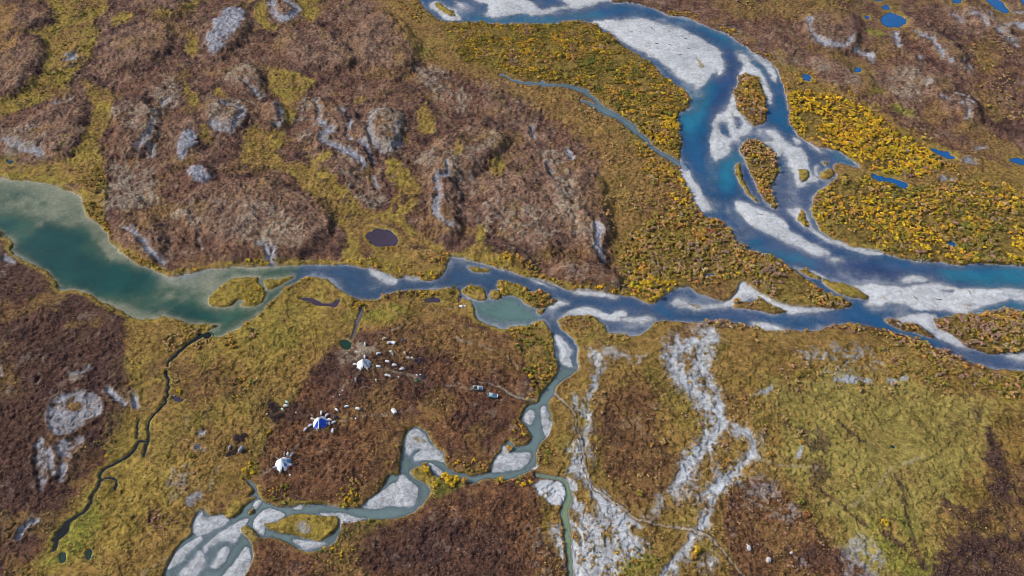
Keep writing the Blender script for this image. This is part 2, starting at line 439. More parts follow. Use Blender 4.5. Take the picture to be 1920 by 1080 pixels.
# river bed
dn = fbm(GX, GY, 30, 3, 40) + 0.5 * fbm(GX, GY, 7, 3, 42)
deep = np.minimum(W_land * 0.055, np.maximum(-W_bar, 0) * 0.030 + 0.02) * (1 + 0.7 * dn)
deep = np.clip(deep, 0.0, 2.2)
LAKE = sdf_poly([(-80, 320), (0, 330), (160, 340), (210, 440), (320, 525), (420, 505), (540, 490), (545, 520), (500, 580), (430, 640), (350, 640), (170, 570), (20, 470), (-80, 430)])
LAGOON = sdf_poly(T(5, [(720, 600), (800, 600), (960, 590), (1050, 640), (1130, 690), (1100, 740), (910, 790), (760, 720)]))
SHAL = union([sdf_poly(p) for p in (
    [(-80, 320), (0, 325), (150, 350), (175, 410), (150, 432), (100, 428), (50, 412), (0, 402), (-80, 395)],
    [(150, 385), (170, 400), (205, 455), (235, 490), (205, 495), (170, 450), (150, 415)],
    [(190, 565), (260, 575), (300, 600), (250, 605), (200, 580)],
    [(300, 520), (340, 512), (420, 505), (400, 550), (370, 560), (330, 545)],
    [(880, 560), (900, 580), (930, 600), (1010, 600), (980, 616), (940, 620), (890, 600)],
    [(1135, 608), (1230, 600), (1210, 635), (1150, 632)],
    [(1020, 575), (1055, 580), (1045, 605), (1025, 612)],
    T(5, [(600, 375), (720, 385), (690, 430), (620, 450), (600, 420)]),
    T(6, [(0, 540), (300, 560), (250, 610), (0, 640)]),
    T(2, [(640, 20), (720, 0), (810, 70), (760, 95), (690, 70)]),
    T(3, [(0, 470), (120, 500), (130, 590), (60, 640), (0, 560)]),
    T(3, [(400, 720), (480, 700), (560, 760), (500, 820), (400, 770)]),
    T(3, [(520, 880), (600, 900), (640, 1060), (700, 1140), (560, 1160), (500, 1060)]),
    T(3, [(130, 880), (190, 910), (230, 1080), (170, 1080), (110, 960)]),
    T(6, [(100, 60), (250, 30), (330, 180), (420, 260), (330, 290), (180, 140)]),
    T(6, [(540, 260), (830, 350), (1020, 380), (900, 420), (640, 330)]),
    T(6, [(820, 380), (1000, 420), (1230, 480), (1240, 540), (950, 520), (830, 440)]),
    T(6, [(1040, 635), (1280, 640), (1260, 700), (1100, 690)]),
    T(8, [(340, 300), (370, 260), (440, 440), (400, 520), (340, 500)]),
    T(7, [(1100, 860), (1300, 760), (1340, 880), (1150, 1080), (960, 1080)]),
)])
shal_w = sstep(-10, 12, SHAL + 7 * dn)
deep = deep * (1 - (0.74 + 0.18 * fbm(GX, GY, 9, 3, 41)) * shal_w)
deep = deep * (1 + 2.2 * sstep(640, 720, VV) * (UU < 1110))
lake_w = sstep(-25, 25, LAKE)
DEEPL = union([sdf_poly(q) for q in (T(4, [(80, 340), (140, 250), (260, 170), (400, 200), (500, 260), (470, 330), (640, 400), (830, 440), (870, 520), (760, 590), (600, 570), (430, 520), (250, 450)]),
                                       T(4, [(880, 660), (1000, 640), (1200, 690), (1250, 740), (1050, 730), (900, 680)]), T(4, [(-60, 130), (60, 150), (110, 180), (60, 240), (-60, 220)]))])
dl = sstep(-14, 16, DEEPL + 12 * fbm(GX, GY, 20, 4, 44))
deep = np.where(LAKE > -20, deep * (1 - 0.55 * lake_w * (1 - dl)), deep)
d_side = np.clip(W_side * 0.16, 0, 0.9)
d_creek = np.clip(W_creek * 0.30, 0, 1.0)
d_green = np.clip(W_green * 0.10, 0, 0.5)
d_pale = np.clip(W_pale * 0.06, 0, 0.2)
d_pond = np.clip(W_pond * 0.22, 0, 1.5)
in_body = W_land > 0
is_bar = in_body & (W_bar > 0)
depth = np.where(in_body & ~is_bar, deep, 0)
depth = np.maximum.reduce([depth, d_side, d_creek, d_green, d_pale, d_pond])
bar_ok = is_bar & (np.maximum(W_creek, W_green) <= 0)

# ------------------------------------------------------------------ ground cover classes
CLS = {  # dark, light, fleck colours of the cover as seen in daylight
    'heath':  [(74, 51, 44), (122, 90, 73), (162, 130, 106)],
    'warm':   [(70, 46, 34), (118, 83, 58), (156, 124, 92)],
    'pink':   [(100, 76, 64), (148, 119, 99), (174, 150, 128)],
    'dark':   [(46, 33, 35), (78, 57, 54), (104, 82, 74)],
    'moss':   [(114, 98, 44), (160, 138, 64), (180, 156, 86)],
    'meadow': [(96, 75, 40), (146, 116, 62), (174, 146, 96)],
    'pasture': [(108, 98, 50), (148, 134, 72), (166, 152, 94)],
    'tan':    [(98, 75, 44), (150, 117, 70), (178, 148, 94)],
    'green':  [(84, 86, 38), (134, 130, 54), (158, 152, 66)],
    'under':  [(82, 70, 34), (134, 113, 54), (162, 134, 66)],
    'wash':   [(138, 140, 143), (180, 183, 187), (140, 136, 124)],
    'orange': [(122, 92, 52), (170, 134, 78), (190, 156, 96)],
    'silt':   [(146, 146, 122), (166, 164, 138), (130, 132, 112)],
    'gravel': [(168, 170, 173), (196, 198, 200), (158, 157, 156)],
    'blow':   [(116, 114, 120), (156, 160, 170), (120, 104, 98)],
    'lichen': [(106, 90, 80), (152, 138, 120), (192, 182, 156)],
    'bed':    [(104, 112, 128), (132, 140, 156), (92, 98, 110)],
    'damp':   [(140, 144, 150), (166, 170, 176), (132, 134, 138)],
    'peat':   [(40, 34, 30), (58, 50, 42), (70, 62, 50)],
    'path':   [(150, 138, 120), (178, 168, 150), (130, 112, 92)],
}
NAMES = list(CLS)
LIGHT = 1.0
PAL = np.array([[srgb(c) / LIGHT for c in CLS[n]] for n in NAMES])      # class, tone, rgb
WT = np.zeros((len(NAMES), NV, NU), np.float32)
IDX = {n: i for i, n in enumerate(NAMES)}
WT[0] = 1.0
n_big = fbm(GX, GY, 60, 3, 21)
n_mid = fbm(GX, GY, 18, 3, 22)
n_sml = fbm(GX, GY, 6, 3, 23)
n_fin = fbm(GX, GY, 2.2, 2, 24)


def over(name, a):
    a = np.clip(a, 0, 1).astype(np.float32)
    WT[:] *= (1 - a)
    WT[IDX[name]] += a


def cover(name, polys, soft=5, amp=5, strength=1.0, patch=None, line=False):
    for p in polys:
        s = sdf_chain(p) if line else sdf_poly(p)
        a = sstep(-soft, soft, s + amp * (0.7 * n_sml + 0.6 * n_fin + 0.7 * n_mid)) * strength
        if patch is not None:
            nz, lo, hi = patch
            a = a * sstep(lo, hi, nz)
        over(name, a)


# --- broad variation of the heath
over('pink', 0.55 * sstep(-0.1, 0.7, n_big))
over('dark', 0.5 * sstep(0.1, 0.8, n_mid))
over('warm', sstep(420, 640, VV + 60 * n_big) * 0.9)
over('tan', 0.35 * sstep(0.2, 0.8, fbm(GX, GY, 35, 3, 61)))

# --- mounds of the frozen peat plateau: raised, with a darker heather skirt
MOUNDS = [ell(63, 40, 46, 22, -8), T(1, [(0, 300), (120, 210), (240, 230), (270, 340), (230, 430), (150, 520), (-60, 590), (-100, 300)]),
          ell(268, 83, 62, 50, -15), T(1, [(0, 790), (200, 650), (330, 560), (450, 560), (505, 640), (485, 760), (440, 860), (330, 905), (180, 870), (60, 850)]),
          ell(463, 155, 42, 32), ell(422, 223, 40, 32, 10), ell(350, 274, 24, 32, 20), ell(514, 224, 25, 28), ell(424, 62, 36, 58, 35),
          ell(536, 24, 28, 22), ell(255, 240, 46, 60, 10), ell(375, 330, 30, 22), ell(640, 275, 60, 75, -15), ell(722, 247, 34, 42),
          ell(832, 385, 36, 82, -8), ell(1000, 400, 100, 78, 20), ell(1108, 410, 40, 100, -8), ell(480, 415, 150, 78, 5),
          ell(265, 450, 58, 48, 40), ell(870, 290, 90, 45, -28), ell(300, 15, 60, 32), ell(930, 480, 70, 30, 10), ell(1105, 520, 70, 28, 12),
          ell(1560, 60, 62, 46, 10), ell(1575, 140, 70, 28, 28), ell(1740, 80, 90, 26, 35), ell(1790, 200, 60, 30, 30), ell(1850, 40, 60, 22, 35),
          ell(720, 90, 70, 60, 30), ell(600, 100, 70, 50, 10), ell(150, 60, 1, 1),
          ell(145, 800, 55, 70, 20), ell(700, 740, 90, 55), ell(860, 690, 110, 60), ell(700, 860, 150, 60, -10)]
mound_h = np.zeros((NV, NU))
for i, m in enumerate(MOUNDS):
    s = sdf_poly(m)
    r = min(24.0, float(s.max()))
    hgt = (3.4, 5.2, 4.4)[i % 3] if m[0][1] < 620 else 0.7
    mound_h = np.maximum(mound_h, hgt * sstep(-7, min(r * 0.9, 16.0), s + 7 * n_mid + 2 * n_sml) * (0.8 + 0.2 * sstep(0, r, s)))
    over('dark', (0.75 if m[0][1] < 620 else 0.0) * sstep(-9, -2, s + 3 * n_sml) * (1 - sstep(0, 9, s + 3 * n_sml)) * (0.55 + 0.45 * n_mid))
    over('pink', 0.5 * sstep(4, 18, s + 8 * n_sml) * (VV < 460))

# --- tan and olive grassland beside the rivers
RIVERSIDE = [(690, -50), (735, 40), (770, 100), (840, 138), (930, 158), (990, 190), (1050, 235), (1120, 290), (1112, 350), (1140, 400),
             (1155, 460), (1168, 510), (1190, 560), (1240, 580), (1420, 620), (1640, 600), (1480, 480), (1320, 400), (1300, 170), (1100, 30), (800, -60)]
EASTSIDE = [(1440, 105), (1500, 130), (1580, 190), (1640, 200), (1700, 240), (1760, 265), (1920, 320), (2050, 345), (2050, 520), (1530, 520), (1470, 230)]
cover('tan', [RIVERSIDE, EASTSIDE], 14, 14)
cover('under', [
    [(840, 40), (1080, 35), (1180, 95), (1290, 170), (1275, 300), (1200, 250), (1120, 180), (960, 150), (860, 110)],
    [(1150, 460), (1300, 380), (1400, 470), (1600, 565), (1590, 580), (1440, 565), (1390, 530), (1280, 550), (1200, 575)],
    [(1480, 180), (1560, 185), (1640, 215), (1760, 290), (1740, 325), (1640, 320), (1560, 275), (1490, 240)],
    [(1535, 380), (1570, 335), (1700, 345), (1900, 360), (2050, 380), (2050, 500), (1640, 480), (1540, 430)],
] + [ISL[0], ISL[1], ISL[18], ISL[17], ISL[11]], 10, 10, 0.85)
cover('moss', [T(6, [(730, 110), (760, 100), (800, 190), (900, 260), (1130, 340), (1000, 320), (850, 260), (760, 200)])], 3, 3)
cover('meadow', [T(3, [(560, 440), (700, 440), (900, 520), (1080, 620), (1250, 720), (1400, 830), (1300, 850), (1060, 670), (900, 570), (600, 520)]),
                 T(3, [(1000, 950), (1250, 1010), (1500, 1000), (1960, 1080), (1960, 960), (1600, 900), (1450, 860), (1300, 960), (1100, 970)])], 8, 8)
cover('green', [T(3, [(1180, 590), (1280, 640), (1270, 660), (1190, 625)]), ell(1645, 172, 16, 7), T(3, [(1020, 170), (1090, 170), (1120, 200), (1040, 195)])], 4, 4, 0.8)
cover('meadow', [T(3, [(1650, 250), (1760, 230), (1780, 380), (1700, 420), (1640, 340)]), T(3, [(1600, 500), (1720, 520), (1800, 680), (1680, 640)]),
                 T(3, [(700, 290), (880, 310), (1060, 370), (1050, 470), (1150, 540), (1000, 520), (960, 440), (800, 360)]),
                 T(3, [(150, 0), (900, 0), (1000, 80), (640, 110), (300, 110)]), T(3, [(1560, 680), (1960, 880), (1960, 960), (1700, 850)])], 8, 12, 0.65)
cover('dark', [T(3, [(900, 0), (1100, 40), (1000, 100), (920, 70)]), T(3, [(1500, 560), (1700, 720), (1960, 800), (1960, 720), (1760, 660), (1640, 560)])], 8, 12, 0.6)

# --- meadows of the lower half
MEADOW_L = [(235, 590), (300, 597), (410, 612), (450, 615), (530, 545), (600, 520), (700, 555), (860, 545), (905, 605), (700, 618), (640, 638), (590, 690),
            (530, 790), (487, 860), (495, 930), (480, 945), (400, 965), (310, 1130), (-60, 1130), (60, 1060), (110, 1000), (150, 940), (205, 850),
            (235, 800), (260, 740), (240, 680)]
MEADOW_R = [(1045, 605), (1140, 600), (1200, 630), (1250, 600), (1480, 615), (1700, 630), (1850, 690), (2050, 700), (2050, 1130), (1020, 1130),
            (1010, 930), (1005, 870), (1030, 800), (1030, 750), (1085, 690), (1075, 630)]
cover('meadow', [MEADOW_L, MEADOW_R, [(955, 620), (1030, 615), (1045, 690), (1030, 725), (1000, 735), (985, 690)]], 8, 9)
cover('moss', [[(230, 700), (310, 680), (330, 720), (290, 830), (250, 880), (210, 960), (160, 1040), (100, 1080), (90, 1020), (160, 930), (200, 840)],
               [(420, 640), (520, 560), (640, 550), (650, 600), (560, 660), (480, 700)], [(200, 930), (300, 840), (340, 900), (280, 1000), (200, 1030)]], 18, 18, 0.6)
cover('pasture', [[(1440, 720), (1560, 700), (1700, 720), (1850, 760), (1870, 830), (1830, 900), (1800, 960), (1750, 1000), (1770, 1100), (1650, 1100),
                   (1540, 1000), (1500, 920), (1450, 860), (1460, 790)]], 34, 34, 0.9)
cover('green', [[(1640, 980), (1700, 970), (1750, 1040), (1760, 1100), (1700, 1100), (1660, 1040)], [(1490, 930), (1515, 920), (1520, 960), (1495, 955)],
                [(650, 990), (730, 975), (700, 1030), (640, 1070), (600, 1070)], [(810, 905), (880, 905), (850, 930), (810, 935)],
                [(150, 960), (180, 950), (160, 990), (130, 1060), (80, 1050), (110, 1020)], [(480, 810), (500, 820), (490, 880), (470, 880)],
                [(690, 580), (760, 575), (740, 600), (690, 600)], [(1165, 1050), (1220, 1040), (1240, 1090), (1160, 1090)],
                [(520, 940), (600, 935), (580, 950), (520, 950)], [(130, 1000), (180, 960), (190, 985), (140, 1040)]], 9, 10, 0.8)
cover('warm', [[(1120, 740), (1180, 712), (1240, 735), (1240, 790), (1250, 850), (1290, 880), (1230, 940), (1180, 955), (1140, 910), (1112, 850), (1105, 790)]], 14, 18, 0.8)
cover('warm', [[(1370, 920), (1430, 898), (1470, 920), (1500, 960), (1540, 1000), (1580, 1040), (1625, 1100), (1400, 1100), (1370, 1040), (1352, 980)]], 8, 8, 0.9)
cover('dark', [[(1850, 800), (1875, 830), (1900, 880), (1930, 850), (2050, 840), (2050, 1130), (1780, 1130), (1775, 1040), (1800, 1000), (1840, 950), (1850, 880)],
               [(1755, 960), (1810, 950), (1830, 985), (1780, 975)], [(1775, 1030), (1810, 1020), (1800, 1060), (1775, 1050)]], 8, 16, 0.95, (n_mid + 0.6 * n_sml, -0.9, -0.2))
cover('dark', [[(1520, 880), (1540, 870), (1545, 905), (1525, 900)], [(1530, 805), (1550, 810), (1555, 850), (1540, 845)], [(1495, 800), (1510, 805), (1530, 845), (1515, 840)],
               [(1820, 765), (1840, 775), (1830, 790), (1815, 780)]], 5, 8, 0.6)
cover('dark', [T(9, [(870, 215, 4), (930, 270, 7), (1010, 335, 7), (1080, 385, 3)]), T(9, [(720, 570, 4), (850, 660, 6), (940, 740, 7), (1010, 800, 5)]),
               T(9, [(1190, 520, 6), (1230, 600, 8), (1260, 760, 10), (1300, 920, 10), (1360, 1040, 8)]), T(9, [(1130, 840, 6), (1190, 880, 10), (1250, 930, 6)]),
               T(9, [(540, 170, 8), (600, 240, 10), (630, 300, 6)])], 3, 3, 0.8, line=True)
cover('tan', [T(9, [(840, 200, 3), (930, 150, 4), (1000, 120, 3)]), T(9, [(1030, 100, 4), (1040, 200, 4), (1020, 260, 3)])], 3, 3, 0.6, line=True)
cover('path', [T(9, [(1350, 420, 2), (1200, 470, 4), (1130, 540, 4), (1060, 620, 4), (940, 700, 3)]),
               T(7, [(1280, 400, 6), (1230, 480, 7), (1200, 560, 7), (1190, 610, 7)]),
               T(7, [(1050, 180, 5), (1040, 300, 6), (1000, 380, 5)]),
               T(9, [(420, 420, 4), (480, 450, 5), (620, 470, 5), (760, 480, 3)]),
               T(7, [(960, 980, 4), (860, 1040, 6), (800, 1080, 5)])], 3, 3, 0.4, line=True)
cover('tan', [T(7, [(960, 330, 30), (1080, 340, 40), (1250, 400, 20)]), [(560, 720, 10), (590, 690, 12), (640, 665, 10)]], 10, 12, 0.6, line=True)

# --- heath of the lower half
cover('dark', [[(-60, 440), (0, 455), (60, 500), (105, 535), (120, 550), (170, 560), (232, 600), (236, 680), (250, 750), (215, 810), (185, 850), (130, 945), (90, 1000),
                (40, 1060), (-60, 1130)]], 9, 9, 0.7)
cover('warm', [[(590, 695), (640, 642), (700, 622), (880, 600), (950, 640), (995, 690), (1010, 740), (980, 770), (985, 805), (945, 832), (922, 865), (895, 886), (850, 872),
                (812, 825), (785, 800), (755, 812), (742, 880), (700, 930), (640, 942), (560, 938), (505, 930), (492, 880), (520, 805), (560, 750)],
               [(480, 1018), (560, 1040), (650, 1010), (730, 985), (800, 950), (880, 912), (990, 912), (1008, 940), (1020, 1000), (1024, 1130), (470, 1130)]], 8, 8, 0.95)
cover('dark', [[(640, 650), (780, 640), (800, 690), (860, 720), (800, 760), (700, 740), (600, 770), (590, 720)], [(500, 760), (560, 750), (560, 790), (510, 800)],
               [(850, 780), (930, 760), (960, 800), (900, 860)], [(660, 1010), (800, 980), (960, 1000), (980, 1090), (650, 1090)]], 18, 20, 0.55)
cover('tan', [[(740, 620), (880, 610), (950, 650), (980, 700), (900, 700), (800, 660)]], 16, 16, 0.45)

cover('dark', [ell(683, 688, 24, 13), ell(602, 797, 26, 15), ell(533, 873, 24, 15), ell(740, 690, 40, 22), ell(517, 776, 14, 18), ell(445, 840, 18, 18)], 7, 7, 0.6)
cover('path', [[(683, 690, 2), (650, 720, 2), (612, 760, 2), (602, 790, 2)], [(602, 800, 2), (570, 830, 2), (540, 865, 2)], [(690, 690, 2), (760, 705, 2), (830, 725, 2), (890, 735, 2)],
               [(683, 680, 1.6), (700, 650, 1.6), (740, 620, 1.6), (800, 590, 1.6), (860, 578, 1.6)], [(610, 800, 1.6), (680, 785, 1.6), (740, 779, 1.6), (820, 750, 1.6)],
               [(530, 880, 1.6), (500, 890, 1.6), (475, 905, 1.6)], [(690, 615, 1), (740, 635, 1.2), (770, 634, 1)], [(860, 640, 1), (930, 660, 1.2), (990, 700, 1)]], 2, 2, 0.38, (n_sml, -0.7, 0.3), line=True)
# --- bog lanes between the mounds
LANES = [
    T(1, [(180, -60), (380, -60), (560, -60), (600, 60), (520, 120), (560, 180), (540, 260), (480, 360), (400, 450), (330, 520), (200, 590), (60, 650), (-80, 700), (-80, 610), (100, 560), (180, 480), (240, 400), (270, 330), (250, 220), (190, 190), (300, 150), (330, 90), (300, 40)]),
    T(1, [(480, 480), (560, 490), (630, 540), (635, 640), (600, 720), (560, 800), (570, 900), (600, 1000), (590, 1150), (560, 1250), (480, 1170), (440, 1040), (300, 1050), (100, 1020), (-80, 1000), (-80, 900), (120, 930), (380, 910), (450, 850), (490, 760), (520, 680), (520, 590)]),
    T(1, [(820, 80), (900, 90), (1000, 80), (1050, 30), (1090, -30), (1115, 20), (1060, 75), (1000, 105), (880, 110)]),
    T(1, [(1060, 180), (1110, 190), (1112, 280), (1080, 335), (1055, 270)]),
    T(1, [(1440, 50), (1500, 20), (1512, 130), (1565, 165), (1500, 175), (1436, 110)]),
    T(1, [(1680, -30), (1800, -30), (1770, 120), (1700, 90)]),
    T(1, [(1510, 390), (1600, 400), (1740, 440), (1785, 440), (1740, 500), (1680, 560), (1640, 600), (1672, 650), (1630, 690), (1590, 640), (1570, 560), (1520, 500)]),
    T(1, [(1440, 700), (1510, 750), (1600, 730), (1610, 790), (1575, 850), (1600, 910), (1720, 930), (1850, 1000), (1920, 1100), (1880, 1180), (1780, 1150), (1640, 1000), (1500, 945), (1400, 940), (1365, 880), (1365, 780)]),
    [(575, 335), (610, 325), (645, 350), (690, 395), (730, 400), (770, 425), (810, 455), (845, 475), (838, 505), (800, 525), (690, 500), (640, 492), (655, 462), (640, 430), (615, 402), (585, 372)],
    T(2, [(250, 900), (330, 920), (430, 1040), (430, 1130), (360, 1220), (270, 1200), (300, 1080), (270, 1000)]),
    T(2, [(430, 620), (480, 595), (525, 670), (505, 745), (440, 765)]),
    T(1, [(1030, 440), (1070, 500), (1112, 560), (1080, 625), (1038, 520)]), T(1, [(1140, 730), (1190, 750), (1200, 805), (1150, 805)]),
    T(1, [(620, 100), (740, 85), (722, 142), (640, 144)]), T(1, [(1210, 520), (1260, 510), (1290, 570), (1240, 570)]),
    T(2, [(60, 560), (140, 540), (120, 580), (70, 590)]), T(2, [(850, 930), (910, 910), (910, 990), (860, 985)]),
    T(2, [(640, 850), (690, 840), (670, 900), (630, 900)]), T(1, [(1740, 900), (1850, 890), (1840, 930), (1760, 930)]),
    T(5, [(770, 200), (800, 230), (800, 330), (860, 350), (700, 360), (760, 320)]),
    T(5, [(640, 370), (760, 370), (960, 390), (1060, 480), (920, 440), (740, 400)]),
]
LS = union([sdf_poly(q) for q in LANES])
over('dark', 0.9 * sstep(-15, -8, LS + 6 * n_sml + 4 * n_mid) * (1 - sstep(-3, 3, LS + 4 * n_sml)) * sstep(-0.35, 0.2, n_sml + 0.5 * n_mid) * (LS < 3))
la = sstep(-5, 6, LS + 7 * (0.6 * n_sml + 0.5 * n_fin + 0.5 * n_mid))
over('meadow', la * 0.95)
over('moss', la * 0.9 * sstep(-0.8, 0.1, fbm(GX, GY, 15, 3, 650)))
over('tan', la * 0.6 * sstep(8, 24, LS + 8 * n_mid))
over('dark', la * 0.8 * sstep(0.55, 0.85, n_sml + 0.4 * n_mid))

cover('tan', [ell(560, 180, 9, 30, 15), ell(525, 50, 3, 1), T(1, [(1570, 590), (1620, 560), (1640, 690), (1600, 700)])], 4, 5, 0.6)
cover('orange', [T(1, [(-60, 60), (80, 40), (120, 60), (80, 110), (60, 170), (-60, 200)]), T(1, [(-60, 230), (80, 230), (100, 300), (-60, 330)]), T(1, [(330, 210), (440, 220), (420, 260), (330, 260)])], 6, 8, 0.6)
cover('tan', [ell(717, 447, 46, 32)], 5, 6, 0.8)
cover('warm', [ell(690, 458, 14, 22, 20)], 6, 6, 0.6)
cover('moss', [ell(717, 447, 33, 21)], 2, 3, 0.8)
# reed and sedge rim along quiet water
quiet = np.maximum(lake_w, sstep(-60, -10, LAGOON) * 0.6)
rim = sstep(-13, -5, W_body + 3 * n_sml) * (UU < 1280) * (VV > 320) * (VV < 645)
over('moss', rim * 0.8 * sstep(-0.5, 0.3, n_mid + 0.4))
over('moss', sstep(-7, -2, W_creek + 2 * n_sml) * 0.55)
over('moss', sstep(-9, -3, np.minimum(W_pond, 5) + 2 * n_sml) * 0.55)
over('moss', sstep(-8, -2, W_body + 2 * n_sml) * (VV > 645) * (UU < 1100) * 0.5)
over('moss', sstep(-8, 3, W_isl) * (UU < 1250) * 0.9)
over('moss', sstep(-3, 4, sdf_poly(ISL[14]) + 2 * n_sml) + sstep(-3, 4, sdf_poly(ISL[15]) + 2 * n_sml) + sstep(-3, 4, sdf_poly(ISL[4])) + sstep(-3, 4, sdf_poly(ISL[5])))

cover('moss', [ISL[2], ISL[3]], 3, 3)
# --- wind-scoured bare ground on the mounds
bl = 0.6 * n_sml + 0.5 * n_fin + 0.3 * fbm(GX, GY, 1.3, 2, 26) + 0.35
cover('blow', [
    T(1, [(1160, 225), (1200, 150), (1310, 65), (1382, 78), (1372, 130), (1310, 212), (1260, 272), (1180, 322)]),
    T(1, [(990, 890), (1020, 820), (1050, 760), (1090, 742), (1102, 800), (1080, 862), (1020, 912)]),
    T(1, [(1055, 945), (1120, 955), (1190, 1022), (1120, 1045), (1075, 1002)]),
], 4, 5, 0.95, (bl, -0.8, 0.2))
SCARP = [[(96, 772), (104, 752), (128, 742), (158, 738), (160, 748), (178, 744), (192, 758), (190, 778), (170, 790), (152, 806), (128, 818), (104, 814), (96, 796)],
         [(70, 840), (82, 830), (92, 850), (90, 880), (88, 912), (76, 918), (70, 880)], [(112, 838), (128, 828), (158, 818), (160, 834), (140, 850), (134, 862), (118, 852)], [(92, 842), (102, 846), (106, 886), (96, 890)],
         [(116, 872), (128, 862), (124, 900), (112, 906)]]
BLL = [
    T(1, [(1540, 25, 20), (1545, 90, 22), (1590, 122, 14), (1660, 95, 14), (1675, 60, 10), (1620, 20, 10)]),
    T(1, [(25, 800, 16), (90, 825, 28), (160, 850, 24), (240, 872, 18)]),
    T(1, [(1210, 715, 26), (1285, 735, 30), (1340, 700, 18), (1368, 640, 16), (1335, 600, 14), (1250, 595, 12)]),
    T(1, [(1570, 625, 10), (1585, 670, 12), (1555, 715, 12)]),
    T(1, [(320, 600, 12), (390, 565, 14)]), T(1, [(380, 345, 14), (430, 330, 12)]),
    T(1, [(1380, 480, 14), (1440, 530, 20), (1480, 545, 12)]), T(1, [(780, 855, 14), (850, 780, 18), (870, 690, 14)]), T(1, [(860, 880, 10), (870, 830, 8)]),
    T(1, [(930, 590, 14), (960, 570, 14)]),
    [(593, 190, 5), (600, 215, 6), (605, 238, 8), (625, 248, 8), (602, 268, 6), (630, 282, 7), (655, 293, 7), (675, 305, 7), (682, 316, 6), (662, 328, 3)],
    [(640, 213, 5), (660, 230, 5), (653, 260, 3), (683, 277, 5), (697, 297, 4), (703, 317, 3)], [(700, 330, 7), (708, 350, 8)],
    T(2, [(230, 640, 14), (170, 680, 16), (165, 760, 17), (190, 820, 20), (250, 850, 20), (320, 822, 18), (332, 790, 12), (305, 755, 8), (320, 720, 6)]),
    [(838, 315, 4), (840, 335, 5), (820, 345, 6), (823, 375, 6), (816, 405, 8), (835, 425, 7), (855, 432, 5)],
    [(1030, 312, 6), (1040, 335, 7)], [(1066, 290, 3), (1073, 300, 3)], [(998, 245, 3), (1002, 262, 3)],
    [(1115, 425, 6), (1120, 450, 9), (1121, 473, 10), (1130, 493, 7)],
    [(228, 428, 4), (250, 437, 6), (270, 457, 6), (285, 477, 5), (297, 488, 5), (308, 493, 6)],
    [(487, 465, 3), (500, 468, 4), (506, 487, 4), (510, 500, 3.5)], [(510, 467, 3), (515, 475, 3), (508, 488, 3)], [(372, 450, 4), (378, 470, 3)],
    T(7, [(120, 880, 8), (140, 820, 14), (205, 775, 12)]), T(4, [(390, 1035, 12), (440, 1020, 14), (510, 995, 8)]), T(4, [(200, 1075, 8), (220, 1045, 6)]),
    T(4, [(-10, 1000, 14), (5, 1040, 12)]), T(7, [(620, 40, 14), (660, 90, 14), (710, 125, 10)]), T(7, [(755, 80, 8), (775, 140, 10)]), T(4, [(40, 385, 14), (80, 400, 16)]),
    T(3, [(705, 150, 8), (725, 215, 10), (780, 262, 10), (830, 275, 10), (900, 270, 12), (945, 245, 14), (955, 220, 8)]), T(3, [(960, 290, 8), (1040, 310, 8)]),
    T(3, [(1055, 325, 18), (1075, 350, 14)]), T(3, [(1300, 205, 8), (1390, 260, 12), (1440, 320, 14), (1515, 370, 8)]), T(3, [(1570, 370, 10), (1610, 395, 14)]),
    T(3, [(1440, 570, 12), (1540, 612, 12), (1585, 630, 12), (1585, 675, 14)]), T(3, [(1490, 530, 5), (1560, 570, 6), (1620, 615, 6)]), T(3, [(1760, 185, 8), (1870, 252, 10)]),
    T(3, [(1625, 80, 7), (1680, 115, 9), (1695, 155, 7)]), T(3, [(1525, 75, 8), (1560, 112, 8)]), T(3, [(1195, 210, 14), (1220, 270, 12)]), T(3, [(1720, 95, 6), (1830, 145, 7)]),
    T(3, [(1830, 110, 5), (1910, 155, 6)]), T(3, [(1870, 65, 8), (1900, 75, 6)]), T(3, [(1660, 830, 10), (1700, 830, 12)]), T(3, [(1450, 1015, 10), (1510, 1015, 10)]),
    T(3, [(1600, 905, 6), (1660, 920, 6)]), T(3, [(1320, 325, 10), (1335, 330, 10)]), T(3, [(1370, 480, 14), (1390, 470, 10)]), T(7, [(1120, 280, 12), (1150, 285, 12)]), T(7, [(1120, 370, 8), (1135, 375, 8)]),
]
BLL = [[(a[0], a[1], a[2] * 0.74) for a in q] for q in BLL]
cover('lichen', [[(a[0], a[1], a[2] + 4) for a in q] for q in BLL], 5, 6, 0.6, (bl, -0.5, 0.7), line=True)
cover('lichen', SCARP, 9, 8, 0.6)
cover('blow', SCARP, 5, 5, 0.8, (bl, -0.7, 0.5))
cover('warm', [ell(140, 763, 17, 9)], 4, 5, 0.9)
cover('tan', [ell(140, 763, 13, 7)], 4, 5, 0.6)
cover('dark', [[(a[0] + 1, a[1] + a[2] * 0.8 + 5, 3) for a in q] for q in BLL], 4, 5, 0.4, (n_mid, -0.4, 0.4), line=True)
cover('blow', BLL, 3, 4, 0.95, (bl, -0.9, 0.1), line=True)
scar = union([sdf_chain(q) for q in BLL] + [sdf_poly(q) for q in SCARP])
